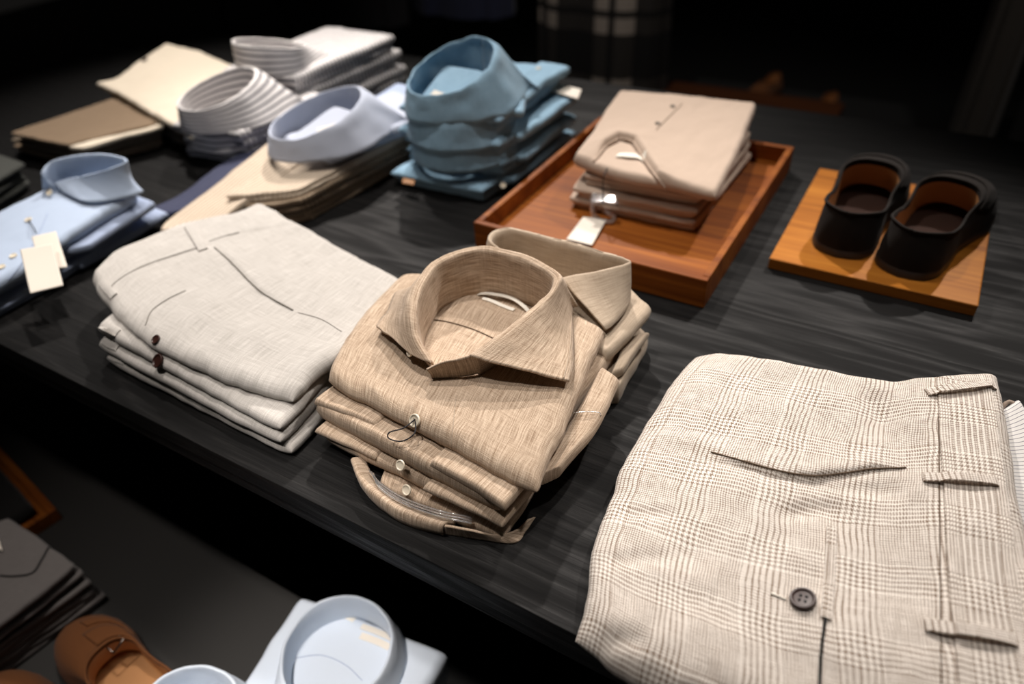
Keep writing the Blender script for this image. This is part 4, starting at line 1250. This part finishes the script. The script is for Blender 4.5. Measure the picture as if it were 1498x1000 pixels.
def plaid(name):
    m = NT(name)
    uv = m.n.new('ShaderNodeSeparateXYZ'); m.link(m.coords(), uv.inputs[0])
    def band(c, off):
        f = m.math('FRACT', m.math('ADD', m.math('DIVIDE', c, 0.30), off))
        b1 = m.math('GREATER_THAN', f, 0.52)
        g = m.math('MULTIPLY', m.math('GREATER_THAN', f, 0.70), m.math('LESS_THAN', f, 0.78))
        return m.math('SUBTRACT', b1, g)
    a = band(uv.outputs[0], 0.45); b = band(uv.outputs[1], 0.30)
    w = m.math('MULTIPLY', a, b)
    col = m.mix(m.math('MULTIPLY_ADD', w, 0.8, m.math('MULTIPLY', m.math('ADD', a, b), 0.06), clamp=True), (0.012, 0.011, 0.011), (0.55, 0.47, 0.40))
    m.set(Base_Color=col, Roughness=0.95)
    return m.m


M['plaid'] = plaid('plaid wool')
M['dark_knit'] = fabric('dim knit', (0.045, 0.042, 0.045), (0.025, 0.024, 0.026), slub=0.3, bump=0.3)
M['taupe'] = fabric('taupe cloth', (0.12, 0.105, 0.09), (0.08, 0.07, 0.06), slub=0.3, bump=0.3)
M['red_wood'] = wood('dark red wood', (0.035, 0.012, 0.006), (0.07, 0.024, 0.010), (0.10, 0.035, 0.014), 0.4)
RY = 2.62
rk = thing('clothes_rail', 'black metal clothes rail standing behind the table with coats on it', 'clothes rail', (-0.9, RY, FLOOR))
tube('rail', rk, M['black'], [(-3.2, RY, 0.72), (0.6, RY, 0.72)], 0.014, n=4, seg=12)
for x in (-3.1, 0.5):
    for dy in (-0.28, 0.28):
        tube('leg', rk, M['black'], [(x, RY, 0.72), (x, RY + dy, FLOOR + 0.004)], 0.013, n=4, seg=12)
hanging('plaid_coat', 'grey and black plaid wool coat hanging in the dark behind the denim shirts', 'coat', M['plaid'], -1.19, RY, 0.50, 0.24, -0.43, 0.62, 1)
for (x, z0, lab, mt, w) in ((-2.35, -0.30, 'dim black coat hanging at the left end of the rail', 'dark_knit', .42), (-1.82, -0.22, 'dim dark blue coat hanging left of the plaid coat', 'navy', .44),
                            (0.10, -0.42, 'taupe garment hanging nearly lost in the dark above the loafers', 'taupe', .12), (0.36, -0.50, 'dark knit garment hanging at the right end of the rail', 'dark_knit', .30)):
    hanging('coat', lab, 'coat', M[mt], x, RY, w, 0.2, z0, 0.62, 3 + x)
be = thing('low_bench', 'low dark red wooden bench in the shadows behind the table', 'bench', (-0.62, 2.55, FLOOR))
box('seat', M['red_wood'], -0.95, -0.30, 2.40, 2.72, -0.46, -0.43, be, bevel=0.003)
for x in (-0.93, -0.36):
    for y in (2.42, 2.66):
        box('leg', M['red_wood'], x, x + .04, y, y + .04, FLOOR, -0.46, be, bevel=0.003)
pl = thing('floor_plinth', 'low black wooden plinth on the floor behind the table', 'plinth', (-0.2, 2.1, FLOOR))
box('plinth_body', M['black'], -0.95, 0.45, 1.72, 3.10, FLOOR, FLOOR + 0.28, pl, bevel=0.003)

for (px, py, lab) in ((1205, 178, 'tan suede shoe on the dark plinth, toe towards the table'), (1122, 146, 'tan suede shoe further back on the dark plinth, almost lost in shadow')):
    c = at(px, py, FLOOR + 0.28)
    r = thing('suede_shoe', lab, 'shoe', c, 'tan shoes on the dark plinth')
    shoe(r, (c[0], c[1] + .14, FLOOR + 0.281), math.pi - 0.15, 0.28, 0.10, M['suede_tan'], M['leather'], M['sole'])

# =================================================================== LOWER TIER
for k, (hx, hy, lab) in enumerate(((-0.620, 0.113, 'tobacco suede double monk shoe beside the charcoal trousers'), (-0.645, 0.010, 'tobacco suede double monk shoe nearest the bottom left corner'))):
    r = thing('monk_shoe', lab, 'shoe', (hx, hy, TIER), 'tobacco monk shoes on the lower platform')
    patch, line, W3, surf = shoe(r, (hx, hy, TIER), math.radians(88), 0.268, 0.100, M['suede_tan'], M['leather'], M['sole'], -1 if k else 1, top=(0.03, 0.56), th=(0.062, 0.050, 0.068), topw=0.86)
    patch('strap', math.pi * .56, math.pi * .99, 0.74, 0.97, 0.0012, M['suede_tan'])
    patch('strap', math.pi * .62, math.pi * .93, 0.50, 0.66, 0.0012, M['suede_tan'])
    for (sx, sy, sz) in ((0.018, 0.143, 0.064), (0.014, 0.164, 0.059)):
        c = np.array([sx, sy, sz])
        e = 0.009
        tube('buckle', r, M['buckle'], W3(np.array([c + [-e, -e, -.004], c + [e, -e, .003], c + [e, e, .002], c + [-e, e, -.006], c + [-e, -e, -.004]])), 0.0016, raw=True, seg=8)

G10 = 'charcoal trousers on the lower platform'
for k in range(5):
    z0 = TIER + 0.0185 * k; z1 = z0 + 0.018
    s = thing('folded_trousers', ['charcoal trousers at the bottom of the lower left pile', 'charcoal trousers second from the bottom of the lower left pile', 'charcoal trousers in the middle of the lower left pile',
                                  'charcoal trousers second from the top of the lower left pile', 'charcoal trousers on top of the lower left pile, pocket flap showing'][k], 'trousers', (-1.0, 0.11, z0), G10)
    c4 = [(-1.14, -0.03), (-0.915 + .002 * k, 0.022), (-0.885 - .003 * k, 0.184), (-1.08, 0.182)]
    b_ = layered('folded_legs', s, M['charcoal'], c4, z0, z1, k=2, seed=171 + k, jit=0.005, r=0.005, n=(60, 50), shrink=0.04, wr=0.0012)
    if k == 4:
        bq = bvh(b_)
        zt = z1
        surf_tube('pocket_edge', s, M['dark_cloth'], bq, [(0, 842), (22, 843), (48, 838), (62, 818), (76, 797), (96, 806)], 0.0016)
        cloth('size_label', s, M['card'], quad_sides(*pts((-8, 800, zt + .004), (4, 806, zt + .004), (-2, 786, zt + .004), (-12, 784, zt + .004))), 0.002, r=0.001, n=(8, 8), wr=0, jit=0)
ft = thing('shallow_tray', 'shallow orange wood tray on the lower platform at the left edge', 'tray', (-1.2, 0.23, TIER))
rot = math.atan2(0.26 - 0.232, -1.279 + 1.099)
xf = Matrix.Translation((-1.097, 0.246, TIER)) @ Matrix.Rotation(rot, 4, 'Z')
box('base', M['walnut'], 0.0, 0.30, 0.0, 0.24, 0.0, 0.008, ft, bevel=0.001, xf=xf)
for (a, b_, c, d) in ((0, .30, 0, .013), (0, .30, .227, .24), (0, .013, .013, .227), (.287, .30, .013, .227)):
    box('rim', M['walnut'], a, b_, c, d, 0.0, 0.026, ft, bevel=0.0015, xf=xf)
dc = thing('folded_sweater', 'black folded knit lying in the shallow tray at the left edge', 'sweater', (-1.2, 0.2, TIER + .009))
cc = [tuple(xf @ Vector(p)) for p in ((.28, .215, 0.02), (.03, .215, 0.02), (.03, .022, .02), (.28, .022, .02))]
cloth('body', dc, M['dark_cloth'], quad_sides(*[(p[0], p[1], TIER + .022) for p in cc]), 0.026, r=0.01, n=(40, 36), seed=181)

G11 = 'pale blue shirts on the lower platform'
LZ = TIER + 0.066
for k, (cx, cy, rt, lab) in enumerate(((-0.465, 0.262, math.pi + 0.12, 'pale blue shirt with round collar and ivory labels on the lower platform'), (-0.563, 0.100, math.pi + 0.15, 'pale blue shirt at the bottom edge, only its collar top in view'))):
    s = thing('folded_shirt', lab, 'shirt', (cx, cy, TIER), G11)
    ca, sa = math.cos(rt), math.sin(rt)
    g = lambda x, y: (cx + ca * x - sa * y, cy + sa * x + ca * y)
    b_ = layered('front_panel', s, M['pale_blue'], [g(-.118, -.068), g(.118, -.068), g(.105, .15), g(-.105, .15)] if k == 0 else [g(-.10, -.068), g(.085, -.068), g(.085, .15), g(-.10, .15)], TIER, LZ, k=2, seed=191 + k, jit=0.003, r=0.012, n=(60, 60), wr=0.0014)
    collar(s, M['pale_blue'], (cx, cy), LZ - 0.002, rt, a=0.073, b=0.070, hb=0.050, hf=0.036, lw=0.012, ze=0.004, point=(0.07, 0.04, 0.006), jit=0.0015, seed=195 + k)
    bq = bvh(b_)
    neck_label(s, bq, (cx, cy), rt, 0.056, 0.05, 0.008, 'card', ox=-0.018)
    neck_label(s, bq, (cx, cy), rt, 0.044, 0.045, 0.009, 'card', ox=-0.022)
    neck_label(s, bq, (cx, cy), rt, 0.060, 0.022, 0.008, 'white_label', ox=0.032)
    surf_tube('yoke_seam', s, M['blue_deep'], bq, [(432, 962), (470, 958), (505, 972), (530, 995)] if k == 0 else [(330, 1010), (350, 1008), (370, 1012)], 0.0005)

# =================================================================== LIGHT, CAMERA
def spot(loc, target, energy, angle=60, blend=0.8, size=0.05, col=(1.0, 0.925, 0.86)):
    d = bpy.data.lights.new('spot_lamp', 'SPOT'); d.energy = energy; d.spot_size = math.radians(angle); d.spot_blend = blend
    d.shadow_soft_size = size; d.color = col
    o = bpy.data.objects.new('spot_lamp', d); COL.objects.link(o)
    o.location = loc
    o.rotation_euler = (Vector(target) - Vector(loc)).to_track_quat('-Z', 'Y').to_euler()
    return o


spot((-1.35, 2.25, 1.75), (-0.50, 0.70, 0.0), 215, 48, 0.9, 0.035)
spot((0.15, 2.45, 1.80), (-0.05, 0.42, 0.0), 165, 36, 0.9, 0.035)
spot((-0.75, 0.85, 2.0), (-0.75, 0.74, 0.0), 82, 60, 0.9, 0.05)
spot((0.25, 0.75, 2.0), (0.05, 0.40, 0.0), 50, 46, 0.9, 0.05)
spot((-1.75, 1.65, 1.9), (-1.35, 0.85, 0.0), 190, 42, 0.9, 0.04)
spot((-0.75, 0.02, 2.0), (-0.60, 0.34, 0.0), 62, 40, 0.9, 0.06)
spot((-0.42, -0.20, 1.7), (-0.48, 0.20, -0.34), 150, 17, 0.9, 0.05)
spot((-0.9, 1.75, 2.0), (-1.1, 2.6, -0.2), 45, 60, 0.9, 0.05)  # added lamp, only there to lift the plaid coat out of the dark

spot((0.3, 1.9, 2.0), (0.2, 2.6, -0.1), 25, 60, 0.9, 0.05)  # added weak lamp brightening the garments at the right end of the rail
w = bpy.data.worlds.new('world'); scene.world = w; w.use_nodes = True
w.node_tree.nodes['Background'].inputs[0].default_value = (1.0, 0.92, 0.85, 1)
w.node_tree.nodes['Background'].inputs[1].default_value = 0.006

cd = bpy.data.cameras.new('camera'); cam = bpy.data.objects.new('camera', cd); COL.objects.link(cam)
cd.sensor_width = 36.0; cd.lens = 36.0 * F_PX / 1498.0; cd.clip_start = 0.02
m4 = Matrix.Identity(4)
for i in range(3):
    m4[i][0] = RM[0][i]; m4[i][1] = -RM[1][i]; m4[i][2] = -RM[2][i]; m4[i][3] = CAM[i]
cam.matrix_world = m4
scene.camera = cam
cd.dof.use_dof = True; cd.dof.focus_distance = 0.70; cd.dof.aperture_fstop = 2.4

vs = scene.view_settings
vs.view_transform = 'Standard'; vs.look = 'None'; vs.exposure = 0.0; vs.gamma = 1.0; vs.use_curve_mapping = False
